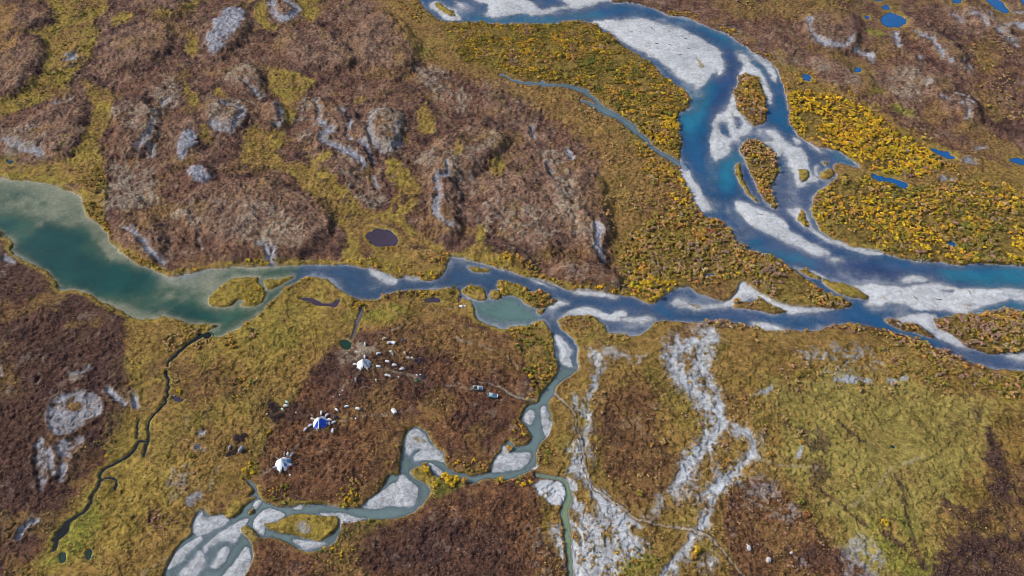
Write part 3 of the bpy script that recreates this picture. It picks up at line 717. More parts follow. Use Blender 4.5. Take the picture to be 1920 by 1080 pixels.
cover('lichen', [
    T(1, [(640, 660), (750, 600), (890, 610), (895, 700), (870, 800), (850, 870), (800, 780), (740, 740), (680, 700)]),
    T(1, [(820, 500), (950, 445), (1005, 500), (1000, 600), (930, 580)]), [(200, 400), (205, 350), (215, 305), (290, 320), (290, 370), (270, 392), (230, 398)],
    [(840, 325), (850, 300), (900, 275), (920, 240), (935, 265), (900, 300), (870, 330)],
    [(780, 300), (830, 285), (830, 310), (800, 322)], [(900, 390), (960, 380), (1040, 410), (1045, 450), (1000, 470), (930, 450)],
    [(1040, 350), (1090, 370), (1110, 420), (1100, 470), (1060, 430)], [(1045, 505), (1110, 520), (1170, 545), (1120, 545)],
    [(420, 140), (470, 130), (495, 165), (480, 185), (430, 170)], [(780, 130), (830, 130), (850, 160), (820, 170)],
    [(330, 400), (420, 390), (500, 400), (560, 430), (560, 470), (480, 460), (380, 440)],
    T(3, [(700, 340), (800, 370), (900, 420), (985, 470), (950, 525), (870, 480), (760, 400)]), T(3, [(430, 270), (560, 340), (740, 350), (600, 370), (500, 340)]),
    T(3, [(1120, 450), (1300, 400), (1400, 500), (1250, 560)]), T(3, [(1700, 120), (1860, 180), (1900, 240), (1760, 180)]),
    T(3, [(180, 130), (300, 150), (340, 210), (230, 190)]), [(120, 700), (160, 690), (150, 710), (120, 712)], [(320, 900), (345, 880), (350, 910), (325, 935)],
    [(640, 650), (700, 645), (690, 665), (640, 680)],
    [(560, 195), (600, 190), (590, 250), (560, 260)], [(390, 195), (450, 195), (440, 245), (400, 235)], [(1010, 290), (1060, 300), (1080, 350), (1040, 350)], [(860, 330), (900, 340), (890, 380), (850, 370)],
    [(640, 320), (700, 320), (720, 380), (680, 385)], [(20, 250), (90, 240), (80, 280), (10, 290)], [(800, 160), (860, 170), (880, 210), (830, 200)], [(700, 215), (750, 215), (745, 285), (705, 280)],
], 8, 8, 0.8, (0.8 * n_sml + 0.6 * n_fin + 0.4 * n_mid, -0.5, 0.5))
cover('blow', [[(1460, 645), (1560, 650), (1650, 668), (1620, 690), (1500, 692), (1450, 670)]], 12, 10, 0.6, (0.7 * n_sml + 0.6 * n_fin + 0.3 * n_mid, 0.05, 0.7))
cover('blow', [[(1590, 1010), (1640, 1030), (1650, 1090), (1590, 1090)], ell(1375, 998, 6, 9), ell(1510, 1048, 7, 8), [(1400, 920), (1440, 910), (1500, 970), (1450, 980)]], 8, 8, 0.6, (bl, 0.0, 0.8))
cover('lichen', [[(1390, 905), (1440, 900), (1500, 965), (1480, 985), (1400, 960)], [(990, 980), (1020, 990), (1025, 1090), (1000, 1090)]], 8, 10, 0.6, (n_fin + 0.5 * n_sml, -0.2, 0.6))

# --- dry braided washes of the lower right
WASH = [
    [(1322, 618, 10), (1300, 638, 14), (1272, 655, 16), (1258, 680, 12), (1275, 708, 14), (1305, 732, 18), (1325, 760, 18), (1345, 786, 15), (1372, 800, 10), (1405, 815, 11),
     (1414, 840, 9), (1400, 860, 10), (1375, 885, 11), (1355, 908, 12), (1340, 930, 9), (1330, 955, 7), (1318, 985, 7), (1300, 1015, 6), (1275, 1045, 8), (1250, 1085, 8)],
    [(1345, 630, 4), (1325, 665, 10), (1318, 695, 12), (1330, 725, 8), (1345, 760, 8)],
    [(1350, 790, 12), (1332, 820, 15), (1308, 850, 14), (1288, 878, 9), (1268, 908, 8), (1245, 935, 7), (1228, 958, 5), (1200, 975, 8)],
    [(1126, 662, 3), (1119, 700, 4), (1109, 730, 4), (1103, 755, 6), (1102, 785, 6), (1097, 812, 3)],
    [(1095, 775, 8), (1075, 750, 4)], [(1112, 668, 5), (1150, 668, 4), (1200, 672, 4)],
    [(1080, 785, 4), (1088, 825, 6), (1095, 870, 9), (1105, 905, 8)],
    [(1355, 905, 8), (1320, 915, 6), (1305, 945, 4)],
]
WASH_P = [
    [(1340, 800), (1370, 810), (1360, 850), (1300, 930), (1240, 960), (1260, 910), (1300, 860)],
    T(8, [(1265, 380), (1290, 348), (1332, 340), (1372, 400), (1392, 500), (1332, 512), (1290, 492), (1268, 450)]),
    T(8, [(1410, 600), (1480, 620), (1540, 680), (1620, 750), (1670, 775), (1590, 795), (1560, 850), (1700, 870), (1745, 920), (1700, 985), (1600, 1005), (1545, 1140), (1335, 1140), (1290, 1000), (1295, 880), (1345, 900), (1330, 760), (1295, 640), (1345, 670), (1400, 740), (1462, 850), (1440, 720)]),
    T(8, [(1160, 790), (1230, 800), (1260, 900), (1280, 1000), (1250, 1020), (1200, 900)]), T(9, [(150, 960), (190, 980), (180, 1050), (120, 1090), (100, 1040)]),
]
wn_ = 0.8 * n_sml + 0.7 * n_fin + 0.25 * n_mid
flow = 0.7 * fbm(GX * 1.0, GY * 0.28, 3.2, 3, 621) + 0.5 * fbm(GX, GY, 1.5, 2, 622) + 0.25 * n_sml
cover('wash', [[(a[0], a[1], a[2] + 9) for a in q] for q in WASH], 8, 6, 0.55, (flow, -0.2, 0.7), line=True)
cover('wash', [[(a[0], a[1], a[2] * 0.9) for a in q] for q in WASH], 7, 6, 0.85, (flow, -0.8, 0.4), line=True)
cover('wash', WASH_P[1:], 10, 7, 0.95, (flow, -0.7, 0.3))
cover('wash', WASH_P[:1], 10, 7, 0.5, (flow, -0.4, 0.5))
CORE = [[(1335, 622, 7), (1312, 658, 9), (1316, 690, 10), (1334, 720, 9), (1345, 752, 9), (1356, 784, 8), (1374, 800, 7), (1404, 815, 7), (1414, 840, 6), (1402, 863, 7), (1376, 888, 8), (1350, 908, 8), (1322, 926, 5)],
        [(1352, 794, 8), (1332, 824, 10), (1302, 855, 9), (1278, 892, 6), (1262, 914, 5)], [(1256, 672, 5), (1282, 716, 8), (1316, 752, 9), (1345, 784, 7)], [(1300, 640, 9), (1272, 660, 9), (1258, 678, 6)],
        [(1325, 925, 4), (1334, 950, 5), (1318, 985, 6), (1302, 1008, 4), (1262, 1050, 6), (1240, 1085, 6)],
        [(1098, 800, 4), (1092, 850, 6), (1102, 900, 6), (1116, 925, 9), (1140, 960, 12), (1165, 1000, 12), (1180, 1040, 8)], [(1072, 925, 5), (1092, 975, 7), (1112, 1010, 7), (1126, 1050, 7), (1120, 1085, 6)],
        [(1130, 935, 8), (1160, 965, 7), (1200, 985, 6)], [(1118, 670, 2.5), (1114, 715, 3), (1106, 745, 4), (1100, 800, 4)]]
CORE = [[(a[0], a[1], a[2] * 0.68) for a in q] for q in CORE]
cover('wash', CORE, 4, 5, 0.95, (flow, -2.2, -0.7), line=True)
cover('damp', [PALEW, [(1415, 742, 3), (1445, 730, 4)], [(1500, 842, 3), (1495, 865, 3)]], 3, 3, 0.9, (n_sml, -0.6, 0.2), line=True)
FAN = [T(8, [(1410, 600, 12), (1480, 700, 14), (1520, 800, 12), (1540, 920, 10), (1520, 1080, 8)]), T(8, [(1440, 660, 8), (1580, 780, 8), (1640, 900, 9), (1600, 1000, 7)]),
       T(8, [(1300, 640, 8), (1380, 740, 9), (1450, 850, 9), (1470, 960, 9), (1420, 1080, 9)]), T(8, [(1320, 700, 5), (1345, 800, 6), (1350, 920, 8), (1390, 1060, 8)]),
       T(8, [(1300, 800, 6), (1300, 930, 8), (1330, 1080, 10)]), T(8, [(1560, 850, 6), (1680, 900, 8), (1720, 960, 5)]), T(8, [(1550, 1000, 5), (1480, 1080, 6)])]
cover('wash', FAN, 3, 4, 0.9, (flow, -1.0, -0.1), line=True)
cover('wash', [[(1245, 640), (1300, 620), (1335, 640), (1310, 680), (1330, 720), (1350, 770), (1340, 800), (1310, 780), (1290, 740), (1260, 700)]], 10, 8, 0.85, (flow, -0.7, 0.4))
cover('gravel', [T(8, [(1090, 565), (1140, 535), (1200, 548), (1272, 543), (1287, 600), (1282, 650), (1240, 692), (1200, 692), (1150, 652), (1105, 620)]),
                 T(8, [(1280, 545), (1310, 550), (1330, 600), (1300, 620)])], 3, 4, 1.0, (wn_, -1.4, -0.6))
cover('gravel', [T(8, [(1300, 780, 8), (1340, 850, 7), (1350, 930, 9)]), T(8, [(1300, 900, 10), (1310, 1000, 14), (1330, 1090, 14)])], 3, 4, 0.9, line=True)
TRACK = [(880, 715, 1), (933, 727, 2), (960, 743, 2.6), (1000, 751, 2.6)]
TRACK2 = [(1042, 738, 2.6), (1060, 757, 2.6), (1077, 783, 2.6), (1088, 830, 2.8), (1100, 880, 2.8), (1113, 917, 2.8), (1133, 933, 2.6), (1180, 967, 2.8), (1207, 977, 2.6),
          (1280, 993, 2.6), (1313, 1003, 3), (1337, 1013, 3), (1357, 1037, 3), (1377, 1060, 3), (1398, 1090, 3)]
cover('path', [TRACK, TRACK2], 2.0, 1.5, 0.7, line=True)
trk = union([sdf_line(smooth_poly([a[:2] for a in c], closed=False)) * -1 for c in (TRACK, TRACK2)])
over('dark', (sstep(-1.5, -0.3, trk) * 0 + np.exp(-((-trk - 3.1) / 1.0) ** 2) * 0.75) * (trk > -8))
cover('dark', [T(5, [(80, 200, 4), (170, 175, 8), (270, 190, 10), (350, 235, 5)])], 2, 2, 0.6, line=True)

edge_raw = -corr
# --- bars and beds
bar_cover = sstep(-1.5, 2.0, np.minimum(W_bar, W_land + 3)) * (W_body > -6) * (W_isl < 1)
over('gravel', bar_cover)
over('damp', bar_cover * 0.85 * (1 - sstep(-1, 5.5, np.minimum(W_bar, 30) + 2.5 * n_mid + 1.5 * n_sml)))
over('damp', bar_cover * 0.5 * sstep(0.1, 0.7, fbm(GX, GY, 22, 4, 640)))
over('wash', bar_cover * sstep(640, 760, VV) * 0.75)
over('tan', bar_cover * sstep(0.55, 0.9, 0.5 * n_mid + 0.6 * n_sml) * 0.35)
over('moss', sstep(0.2, 3, sdf_poly(T(8, [(395, 300), (450, 295), (470, 320), (430, 335)])) + 2 * n_sml) * 0.6)
over('moss', sstep(0.2, 3, sdf_poly(T(3, [(60, 330), (90, 335), (118, 380), (95, 385)])) + 2 * n_sml) * 0.7)
over('tan', sstep(0.2, 3, sdf_poly(T(6, [(15, 610), (80, 610), (130, 650), (60, 655)])) + 2 * n_sml) * 0.7)
over('blow', sstep(0.2, 3, sdf_poly(T(2, [(1700, 250), (1800, 250), (1880, 320), (1760, 330)])) + 4 * n_sml) * 0.5 * sstep(0, 0.5, n_sml))
cover('blow', [T(7, [(1660, 800), (1740, 790), (1770, 840), (1700, 850)]), T(7, [(1090, 630), (1150, 625), (1120, 680), (1070, 690)]), T(7, [(1180, 690), (1165, 750), (1130, 745), (1120, 710)])], 4, 5, 0.8, (bl, -0.4, 0.5))
under_water = depth > 0
over('bed', under_water * 1.0)
over('damp', under_water * 0.9 * (1 - sstep(0.01, 0.15, depth)) * (W_body > 0))
over('silt', under_water * sstep(-20, 5, LAKE) * 0.9)
over('peat', (W_creek > 0) * 0.8)

over('peat', (1 - sstep(0.3, 2.2, np.abs(edge_raw - 1.2))) * (edge_raw > 0) * (W_pond < -4) * 0.55 * sstep(-0.5, 0.3, n_mid + 0.3 * n_sml))  # dark line on the cut banks: bare peat, with the bank's shade painted in
# faint pale line of washed stones along the shore
shore = np.exp(-((W_body + 1.0) / 1.6) ** 2) * sstep(-0.1, 0.5, n_mid) * (VV > 330)
over('path', shore * 0.5)

dry = (1 - WT[IDX['gravel']]) * (1 - WT[IDX['bed']]) * (1 - WT[IDX['blow']]) * (1 - WT[IDX['silt']]) * (~under_water)
low = WT[IDX['meadow']] + WT[IDX['moss']] + 0.4 * WT[IDX['pasture']] + WT[IDX['tan']] + WT[IDX['green']]
mA = fbm(GX, GY, 14, 4, 801)
mB = fbm(GX, GY, 9, 4, 802)
mC = fbm(GX, GY, 26, 4, 803)
mD = fbm(GX, GY, 5, 3, 804)
over('tan', dry * low * 0.65 * sstep(0.05, 0.6, mA))
over('under', dry * low * 0.6 * sstep(0.2, 0.7, mB))
over('warm', dry * low * 0.55 * sstep(0.3, 0.8, mC) * (WT[IDX['moss']] < 0.6))
over('green', dry * low * 0.35 * sstep(0.25, 0.8, fbm(GX, GY, 20, 4, 805)))
over('dark', dry * low * 0.5 * sstep(0.5, 0.9, mD) * sstep(0.0, 0.5, mC))
hth = WT[IDX['heath']] + WT[IDX['warm']] + WT[IDX['pink']] + WT[IDX['dark']]
over('pink', dry * hth * 0.6 * sstep(0.1, 0.6, mB) * (VV < 520))
over('tan', dry * hth * 0.5 * sstep(0.25, 0.8, mC))
over('dark', dry * hth * 0.6 * sstep(0.15, 0.65, -mA))
over('lichen', dry * hth * 0.35 * sstep(0.45, 0.8, mD) * sstep(-0.2, 0.5, -mC))
over('meadow', dry * hth * 0.45 * sstep(0.45, 0.8, fbm(GX, GY, 22, 4, 806)))

veg0 = 0.35 + 0.65 * dry
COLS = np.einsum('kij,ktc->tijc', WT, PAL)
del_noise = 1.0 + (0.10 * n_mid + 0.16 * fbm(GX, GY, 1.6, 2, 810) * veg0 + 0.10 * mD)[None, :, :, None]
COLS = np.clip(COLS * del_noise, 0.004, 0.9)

# ------------------------------------------------------------------ heights
edge = np.clip(-corr, 0, 60)
veg = 1 - np.clip(WT[IDX['gravel']] + WT[IDX['bed']] + 0.95 * WT[IDX['wash']] + WT[IDX['damp']] + 0.5 * WT[IDX['blow']] + 0.85 * WT[IDX['pasture']] + 0.3 * WT[IDX['meadow']], 0, 1)
bank = np.where(np.maximum(W_creek, W_pond) > W_land, 0.35, 1.0)
land_z = 0.12 + 0.85 * bank * sstep(0, 3.5, edge) + 0.9 * sstep(5, 45, edge) * (0.6 + 0.6 * n_big)
land_z += mound_h * sstep(2, 14, edge)
lump = np.abs(fbm(GX, GY, 4.2, 2, 71))
land_z += (veg - 0.6 * veg * sstep(1090, 1150, UU) * sstep(600, 650, VV)) * sstep(0, 5, edge) * (0.24 * n_fin + 0.34 * lump + 0.34 * n_sml + 0.5 * n_mid * sstep(6, 20, edge))
ridge = 1 - np.abs(fbm(GX + 0.5 * GY, GY * 0.9 - 0.35 * GX, 26, 4, 77))
ridge = 0.65 * ridge + 0.35 * (1 - np.abs(fbm(GX + 0.7 * GY, GY * 0.8 - 0.3 * GX, 9, 3, 78)))
land_z += 3.4 * (ridge - 0.7) * sstep(10, 40, edge) * (VV < 520) * sstep(0.2, 0.9, WT[IDX['heath']] + WT[IDX['pink']] + WT[IDX['dark']] + WT[IDX['lichen']] + WT[IDX['blow']])
land_z -= 0.8 * sstep(-4, 3, scar) * sstep(6, 14, edge)
land_z += 0.5 * np.exp(-((scar + 6) / 3.0) ** 2) * sstep(6, 14, edge)
land_z -= 0.3 * sstep(-8, 4, union([sdf_chain(q) for q in CORE]))
land_z -= 0.3 * sstep(0.3, 0.9, WT[IDX['gravel']] + 0.7 * WT[IDX['blow']]) * sstep(3, 14, edge)
bar_z = 0.02 + 0.035 * np.clip(np.minimum(W_bar, W_land + 8), 0, 14) * (1 + 0.3 * n_mid) + 0.03 * n_sml * (W_bar > 3)
GZ = np.where(on_land, land_z, np.where(bar_ok, np.maximum(bar_z, 0.015), -np.maximum(depth, 0.0)))
GZ = np.where(on_land & (GZ < 0.03), 0.03, GZ)


def hgt(u, v):
    i = np.clip(np.searchsorted(US, u), 0, NU - 1)
    j = np.clip(np.searchsorted(VS, v), 0, NV - 1)
    return GZ[j, i]


def place(u, v):
    x, y = ground_xy(u, v)
    z = float(hgt(u, v))
    return Vector((float(x), float(y), z))


# ------------------------------------------------------------------ object plumbing
def new_mesh_np(name, co, quads, mats, matidx=None):
    me = bpy.data.meshes.new(name)
    co = np.asarray(co, np.float32).reshape(-1, 3)
    quads = np.asarray(quads, np.int32)
    k = quads.shape[1]
    me.vertices.add(len(co))
    me.vertices.foreach_set('co', co.ravel())
    me.loops.add(quads.size)
    me.loops.foreach_set('vertex_index', quads.ravel())
    me.polygons.add(len(quads))
    me.polygons.foreach_set('loop_start', np.arange(0, quads.size, k, dtype=np.int32))
    if matidx is not None:
        me.polygons.foreach_set('material_index', np.asarray(matidx, np.int32))
    for m in mats:
        me.materials.append(m)
    me.update(calc_edges=True)
    return me


def add_color(me, name, rgb):
    at = me.attributes.new(name, 'FLOAT_COLOR', 'POINT')
    a = np.ones((len(rgb), 4), np.float32)
    a[:, :3] = rgb
    at.data.foreach_set('color', a.ravel())


def add_float(me, name, val):
    at = me.attributes.new(name, 'FLOAT', 'POINT')
    at.data.foreach_set('value', np.asarray(val, np.float32).ravel())


def tag(o, label=None, cat=None, group=None, kind=None):
    if label:
        o['label'] = label
    if cat:
        o['category'] = cat
    if group:
        o['group'] = group
    if kind:
        o['kind'] = kind
    return o


def link(name, me, parent=None):
    o = bpy.data.objects.new(name, me)
    COL.objects.link(o)
    if parent is not None:
        o.parent = parent
    return o


def empty(name, loc=(0, 0, 0), rz=0.0):
    o = bpy.data.objects.new(name, None)
    o.empty_display_size = 0.5
    COL.objects.link(o)
    o.location = loc
    o.rotation_euler = (0, 0, rz)
    return o


class NT:
    def __init__(self, name):
        self.m = bpy.data.materials.new(name)
        self.m.use_nodes = True
        self.t = self.m.node_tree
        self.b = self.t.nodes['Principled BSDF']

    def n(self, typ, **kw):
        nd = self.t.nodes.new(typ)
        for k, v in kw.items():
            if k.startswith('i_'):
                nd.inputs[k[2:].replace('_', ' ')].default_value = v
            else:
                setattr(nd, k, v)
        return nd

    def l(self, a, b):
        self.t.links.new(a, b)

    def noise(self, co, scale, detail=2.0, rough=0.55, dist=0.0):
        nd = self.n('ShaderNodeTexNoise')
        nd.inputs['Scale'].default_value = scale
        nd.inputs['Detail'].default_value = detail
        nd.inputs['Roughness'].default_value = rough
        nd.inputs['Distortion'].default_value = dist
        self.l(co, nd.inputs['Vector'])
        return nd.outputs['Fac']

    def math(self, op, a, b=None, c=None):
        nd = self.n('ShaderNodeMath', operation=op)
        for i, x in enumerate((a, b, c)):
            if x is None:
                continue
            if isinstance(x, (int, float)):
                nd.inputs[i].default_value = x
            else:
                self.l(x, nd.inputs[i])
        return nd.outputs[0]

    def ramp(self, f, lo, hi):
        nd = self.n('ShaderNodeMapRange', interpolation_type='SMOOTHSTEP')
        nd.inputs['From Min'].default_value = lo
        nd.inputs['From Max'].default_value = hi
        self.l(f, nd.inputs['Value'])
        return nd.outputs['Result']

    def mix(self, f, a, b, mode='MIX'):
        nd = self.n('ShaderNodeMix', data_type='RGBA', blend_type=mode)
        for s, x in ((0, f), (6, a), (7, b)):
            if isinstance(x, (int, float)):
                nd.inputs[s].default_value = x
            elif isinstance(x, tuple):
                nd.inputs[s].default_value = (x[0], x[1], x[2], 1)
            else:
                self.l(x, nd.inputs[s])
        return nd.outputs[2]

    def attr(self, name):
        return self.n('ShaderNodeAttribute', attribute_name=name)

    def objco(self):
        return self.n('ShaderNodeTexCoord').outputs['Object']


# ------------------------------------------------------------------ ground material and sheet
g = NT('tundra_ground')
co = g.objco()
n1 = g.noise(co, 0.42, 3, 0.62)
n2 = g.noise(co, 1.3, 3, 0.62)
n3 = g.noise(co, 0.085, 3, 0.55, 0.6)
n4 = g.noise(co, 0.75, 3, 0.65, 0.4)
sumn = g.math('ADD', g.math('MULTIPLY', n1, 0.55), g.math('ADD', g.math('MULTIPLY', n2, 0.35), g.math('MULTIPLY', n3, 0.30)))
fac = g.ramp(sumn, 0.50, 0.69)
c1 = g.mix(fac, g.attr('cover_dark').outputs['Color'], g.attr('cover_light').outputs['Color'])
c2 = g.mix(g.math('MULTIPLY', g.ramp(n4, 0.56, 0.68), 0.7), c1, g.attr('cover_fleck').outputs['Color'])
n5 = g.noise(co, 2.6, 2, 0.7)
gain = g.n('ShaderNodeMapRange')
gain.inputs['From Min'].default_value = 0.25
gain.inputs['From Max'].default_value = 0.75
gain.inputs['To Min'].default_value = 0.62
gain.inputs['To Max'].default_value = 1.40
g.l(n5, gain.inputs['Value'])
hsv = g.n('ShaderNodeHueSaturation')
g.l(c2, hsv.inputs['Color'])
g.l(gain.outputs[0], hsv.inputs['Value'])
g.l(hsv.outputs[0], g.b.inputs['Base Color'])
g.b.inputs['Roughness'].default_value = 0.95
g.b.inputs['Specular IOR Level'].default_value = 0.12
bump = g.n('ShaderNodeBump')
bump.inputs['Strength'].default_value = 0.75
bump.inputs['Distance'].default_value = 0.9
bh = g.math('ADD', g.math('MULTIPLY', n1, 0.8), g.math('ADD', g.math('MULTIPLY', n2, 0.45), g.math('MULTIPLY', n5, 0.15)))
g.l(g.math('MULTIPLY', bh, g.attr('lumpy').outputs['Fac']), bump.inputs['Height'])
g.l(bump.outputs[0], g.b.inputs['Normal'])

idx = np.arange(NV * NU, dtype=np.int32).reshape(NV, NU)
Q = np.stack([idx[1:, :-1], idx[1:, 1:], idx[:-1, 1:], idx[:-1, :-1]], -1).reshape(-1, 4)
P = np.stack([GX, GY, GZ], -1).reshape(-1, 3)
me = new_mesh_np('ground', P, Q, [g.m])
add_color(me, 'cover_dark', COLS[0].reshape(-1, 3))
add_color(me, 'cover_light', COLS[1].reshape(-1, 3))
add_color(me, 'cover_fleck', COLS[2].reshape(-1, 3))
add_float(me, 'lumpy', 0.15 + 0.85 * veg)
me.polygons.foreach_set('use_smooth', np.ones(len(Q), bool))
tag(link('ground', me), kind='structure')

# ------------------------------------------------------------------ water
w = NT('water')
co = w.objco()
wr = w.noise(co, 0.35, 3, 0.6, 0.5)
wr2 = w.noise(co, 1.6, 2, 0.6)
wl = w.noise(co, 0.03, 3, 0.55, 1.2)
wc = w.n('ShaderNodeHueSaturation')
w.l(w.attr('water_tint').outputs['Color'], wc.inputs['Color'])
vm = w.n('ShaderNodeMapRange')
vm.inputs['From Min'].default_value = 0.3
vm.inputs['From Max'].default_value = 0.7
vm.inputs['To Min'].default_value = 0.72
vm.inputs['To Max'].default_value = 1.3
w.l(w.math('ADD', w.math('MULTIPLY', wl, 0.55), w.math('ADD', w.math('MULTIPLY', wr, 0.27), w.math('MULTIPLY', wr2, 0.18))), vm.inputs['Value'])
w.l(vm.outputs[0], wc.inputs['Value'])
w.l(wc.outputs[0], w.b.inputs['Base Color'])
w.b.inputs['Roughness'].default_value = 0.12
w.b.inputs['IOR'].default_value = 1.33
w.l(w.attr('opacity').outputs['Fac'], w.b.inputs['Alpha'])
wb = w.n('ShaderNodeBump')
wb.inputs['Strength'].default_value = 0.25
wb.inputs['Distance'].default_value = 0.25
w.l(w.math('ADD', wr, w.math('MULTIPLY', wr2, 0.4)), wb.inputs['Height'])
w.l(wb.outputs[0], w.b.inputs['Normal'])

TINT = {k: srgb(c) for k, c in dict(river=(36, 84, 124), riverdeep=(14, 88, 126), riverpurple=(72, 92, 126), lake=(52, 88, 74), lakedeep=(16, 64, 62), channel=(56, 82, 110), stream=(102, 120, 120),
                                    lagoon=(96, 126, 120), blue=(30, 86, 142), dark=(66, 56, 70), green=(34, 58, 46), algae=(124, 142, 106), peat=(22, 28, 26),
                                    turq=(38, 112, 138), indigo=(44, 66, 112), pale=(130, 150, 158), mud=(92, 88, 98)).items()}
tint = np.zeros((NV, NU, 3)) + TINT['river']


def wover(a, key):
    global tint
    a = np.clip(a, 0, 1)[..., None]
    tint = tint * (1 - a) + TINT[key] * a


wover(sstep(-0.1, 0.6, fbm(GX, GY, 38, 4, 91)), 'riverpurple')
wover(sstep(0.15, 0.7, fbm(GX, GY, 60, 3, 93)) * sstep(0.2, 1.0, depth), 'riverdeep')
RIV_T = union([sdf_poly(q) for q in (T(3, [(0, 495), (60, 490), (150, 470), (140, 600), (90, 720), (0, 740)]), T(3, [(185, 910), (300, 870), (320, 960), (270, 1060), (200, 1010)]),
                                       T(3, [(20, 110), (140, 160), (300, 250), (420, 320), (440, 400), (330, 300), (200, 210), (60, 130)]), T(3, [(800, 850), (880, 845), (1000, 940), (900, 900)]),
                                       T(6, [(300, 290), (420, 300), (640, 370), (760, 430), (560, 400), (400, 340)]), T(6, [(1450, 440), (1700, 430), (2100, 440), (2100, 540), (1700, 540), (1500, 500)]),
                                       T(6, [(1600, 670), (1750, 640), (1960, 620), (1960, 660), (1750, 690)]), T(2, [(720, 100), (900, 95), (1100, 90), (1400, 60), (1400, 110), (1000, 135), (760, 125)]))])
RIV_I = union([sdf_poly(q) for q in (T(3, [(240, 230), (330, 310), (320, 400), (270, 500), (200, 620), (155, 590), (190, 480), (235, 380)]), T(6, [(860, 400), (1000, 400), (1180, 450), (1230, 520), (1040, 500), (860, 470)]),
                                       T(3, [(320, 920), (380, 960), (440, 1080), (400, 1090), (340, 1000)]), T(6, [(560, 150), (720, 230), (900, 320), (840, 330), (640, 230)]),
                                       T(5, [(0, 430), (200, 470), (500, 480), (700, 450), (900, 480), (1100, 530), (900, 500), (500, 520), (200, 510), (0, 480)]))])
wover(sstep(-14, 12, RIV_I + 8 * n_mid) * 0.75, 'indigo')
wover(sstep(-14, 12, RIV_T + 10 * n_mid + 3 * n_sml) * 0.85, 'turq')
MIDCH = sstep(1300, 900, UU) * sstep(440, 500, VV)
wover(MIDCH, 'channel')
wover(sstep(640, 700, VV) * (UU < 1100), 'stream')
wover(sstep(-30, 20, LAKE), 'lake')
wover(dl * 0.9, 'lakedeep')
wover(sstep(-10, 12, LAGOON), 'lagoon')
wover((W_side > -4) * (W_land < 0) * 0.85, 'stream')
wover((W_creek > 0) & (W_land <= 0), 'peat')
wover((W_creek > 0) & (W_land <= 0) & (UU > 640), 'mud')
wover(sstep(0, 1, W_green), 'algae')
wover(sstep(0, 1, W_pale), 'pale')
for (k, _), s in zip(PONDS, POND_SD):
    wover(s > -3, k)
opac = 1 - np.exp(-depth / 0.36)
opac = (0.15 + 0.83 * opac) * np.where(LAGOON > -6, 0.8, 1.0)
opac = np.where((W_creek > 0) | (W_pond > 0), 0.55 + 0.45 * (1 - np.exp(-depth / 0.15)), opac)


def water_sheet(name, mask):
    f = mask[1:, :-1] | mask[1:, 1:] | mask[:-1, 1:] | mask[:-1, :-1]
    q = Q.reshape(NV - 1, NU - 1, 4)[f]
    used, inv = np.unique(q, return_inverse=True)
    co_ = np.stack([GX.ravel()[used], GY.ravel()[used], np.zeros(len(used))], -1)
    m_ = new_mesh_np(name, co_, inv.reshape(-1, 4), [w.m])
    add_color(m_, 'water_tint', tint.reshape(-1, 3)[used])
    add_float(m_, 'opacity', opac.ravel()[used])
    return tag(link(name, m_), kind='structure')


wet = (GZ < 0.0)
pondmask = np.zeros_like(wet)
for (k, _), s in zip(PONDS, POND_SD):
    mk = wet & (s > 0) & (W_land < 0)
    pondmask |= mk
    if mk.any():
        water_sheet('pond', mk)
crk = wet & (W_creek > 0) & (W_land <= 0) & ~pondmask
water_sheet('creek', crk)
water_sheet('river', wet & ~crk & ~pondmask)

# ------------------------------------------------------------------ shrubs
def leaf_material(name):
    s = NT(name)
    c = s.objco()
    nn = s.noise(c, 1.7, 2, 0.6)
    h = s.n('ShaderNodeHueSaturation')
    s.l(s.attr('leaf_tint').outputs['Color'], h.inputs['Color'])
    r = s.n('ShaderNodeMapRange')
    r.inputs['From Min'].default_value = 0.3
    r.inputs['From Max'].default_value = 0.7
    r.inputs['To Min'].default_value = 0.75
    r.inputs['To Max'].default_value = 1.25
    s.l(nn, r.inputs['Value'])
    s.l(r.outputs[0], h.inputs['Value'])
    s.l(h.outputs[0], s.b.inputs['Base Color'])
    s.b.inputs['Roughness'].default_value = 0.8
    s.b.inputs['Specular IOR Level'].default_value = 0.2
    return s.m


LEAF = leaf_material('willow_leaves')
st = NT('willow_bark')
st.l(st.mix(st.noise(st.objco(), 3.0), (0.035, 0.026, 0.02), (0.11, 0.085, 0.065)), st.b.inputs['Base Color'])
st.b.inputs['Roughness'].default_value = 0.9
BARK = st.m

KIND = {k: srgb(c) for k, c in dict(gold=(206, 170, 46), amber=(188, 146, 72), olive=(152, 134, 58), green=(120, 118, 54),
                                    brown=(160, 130, 104), tan=(182, 152, 96), red=(152, 102, 64)).items()}


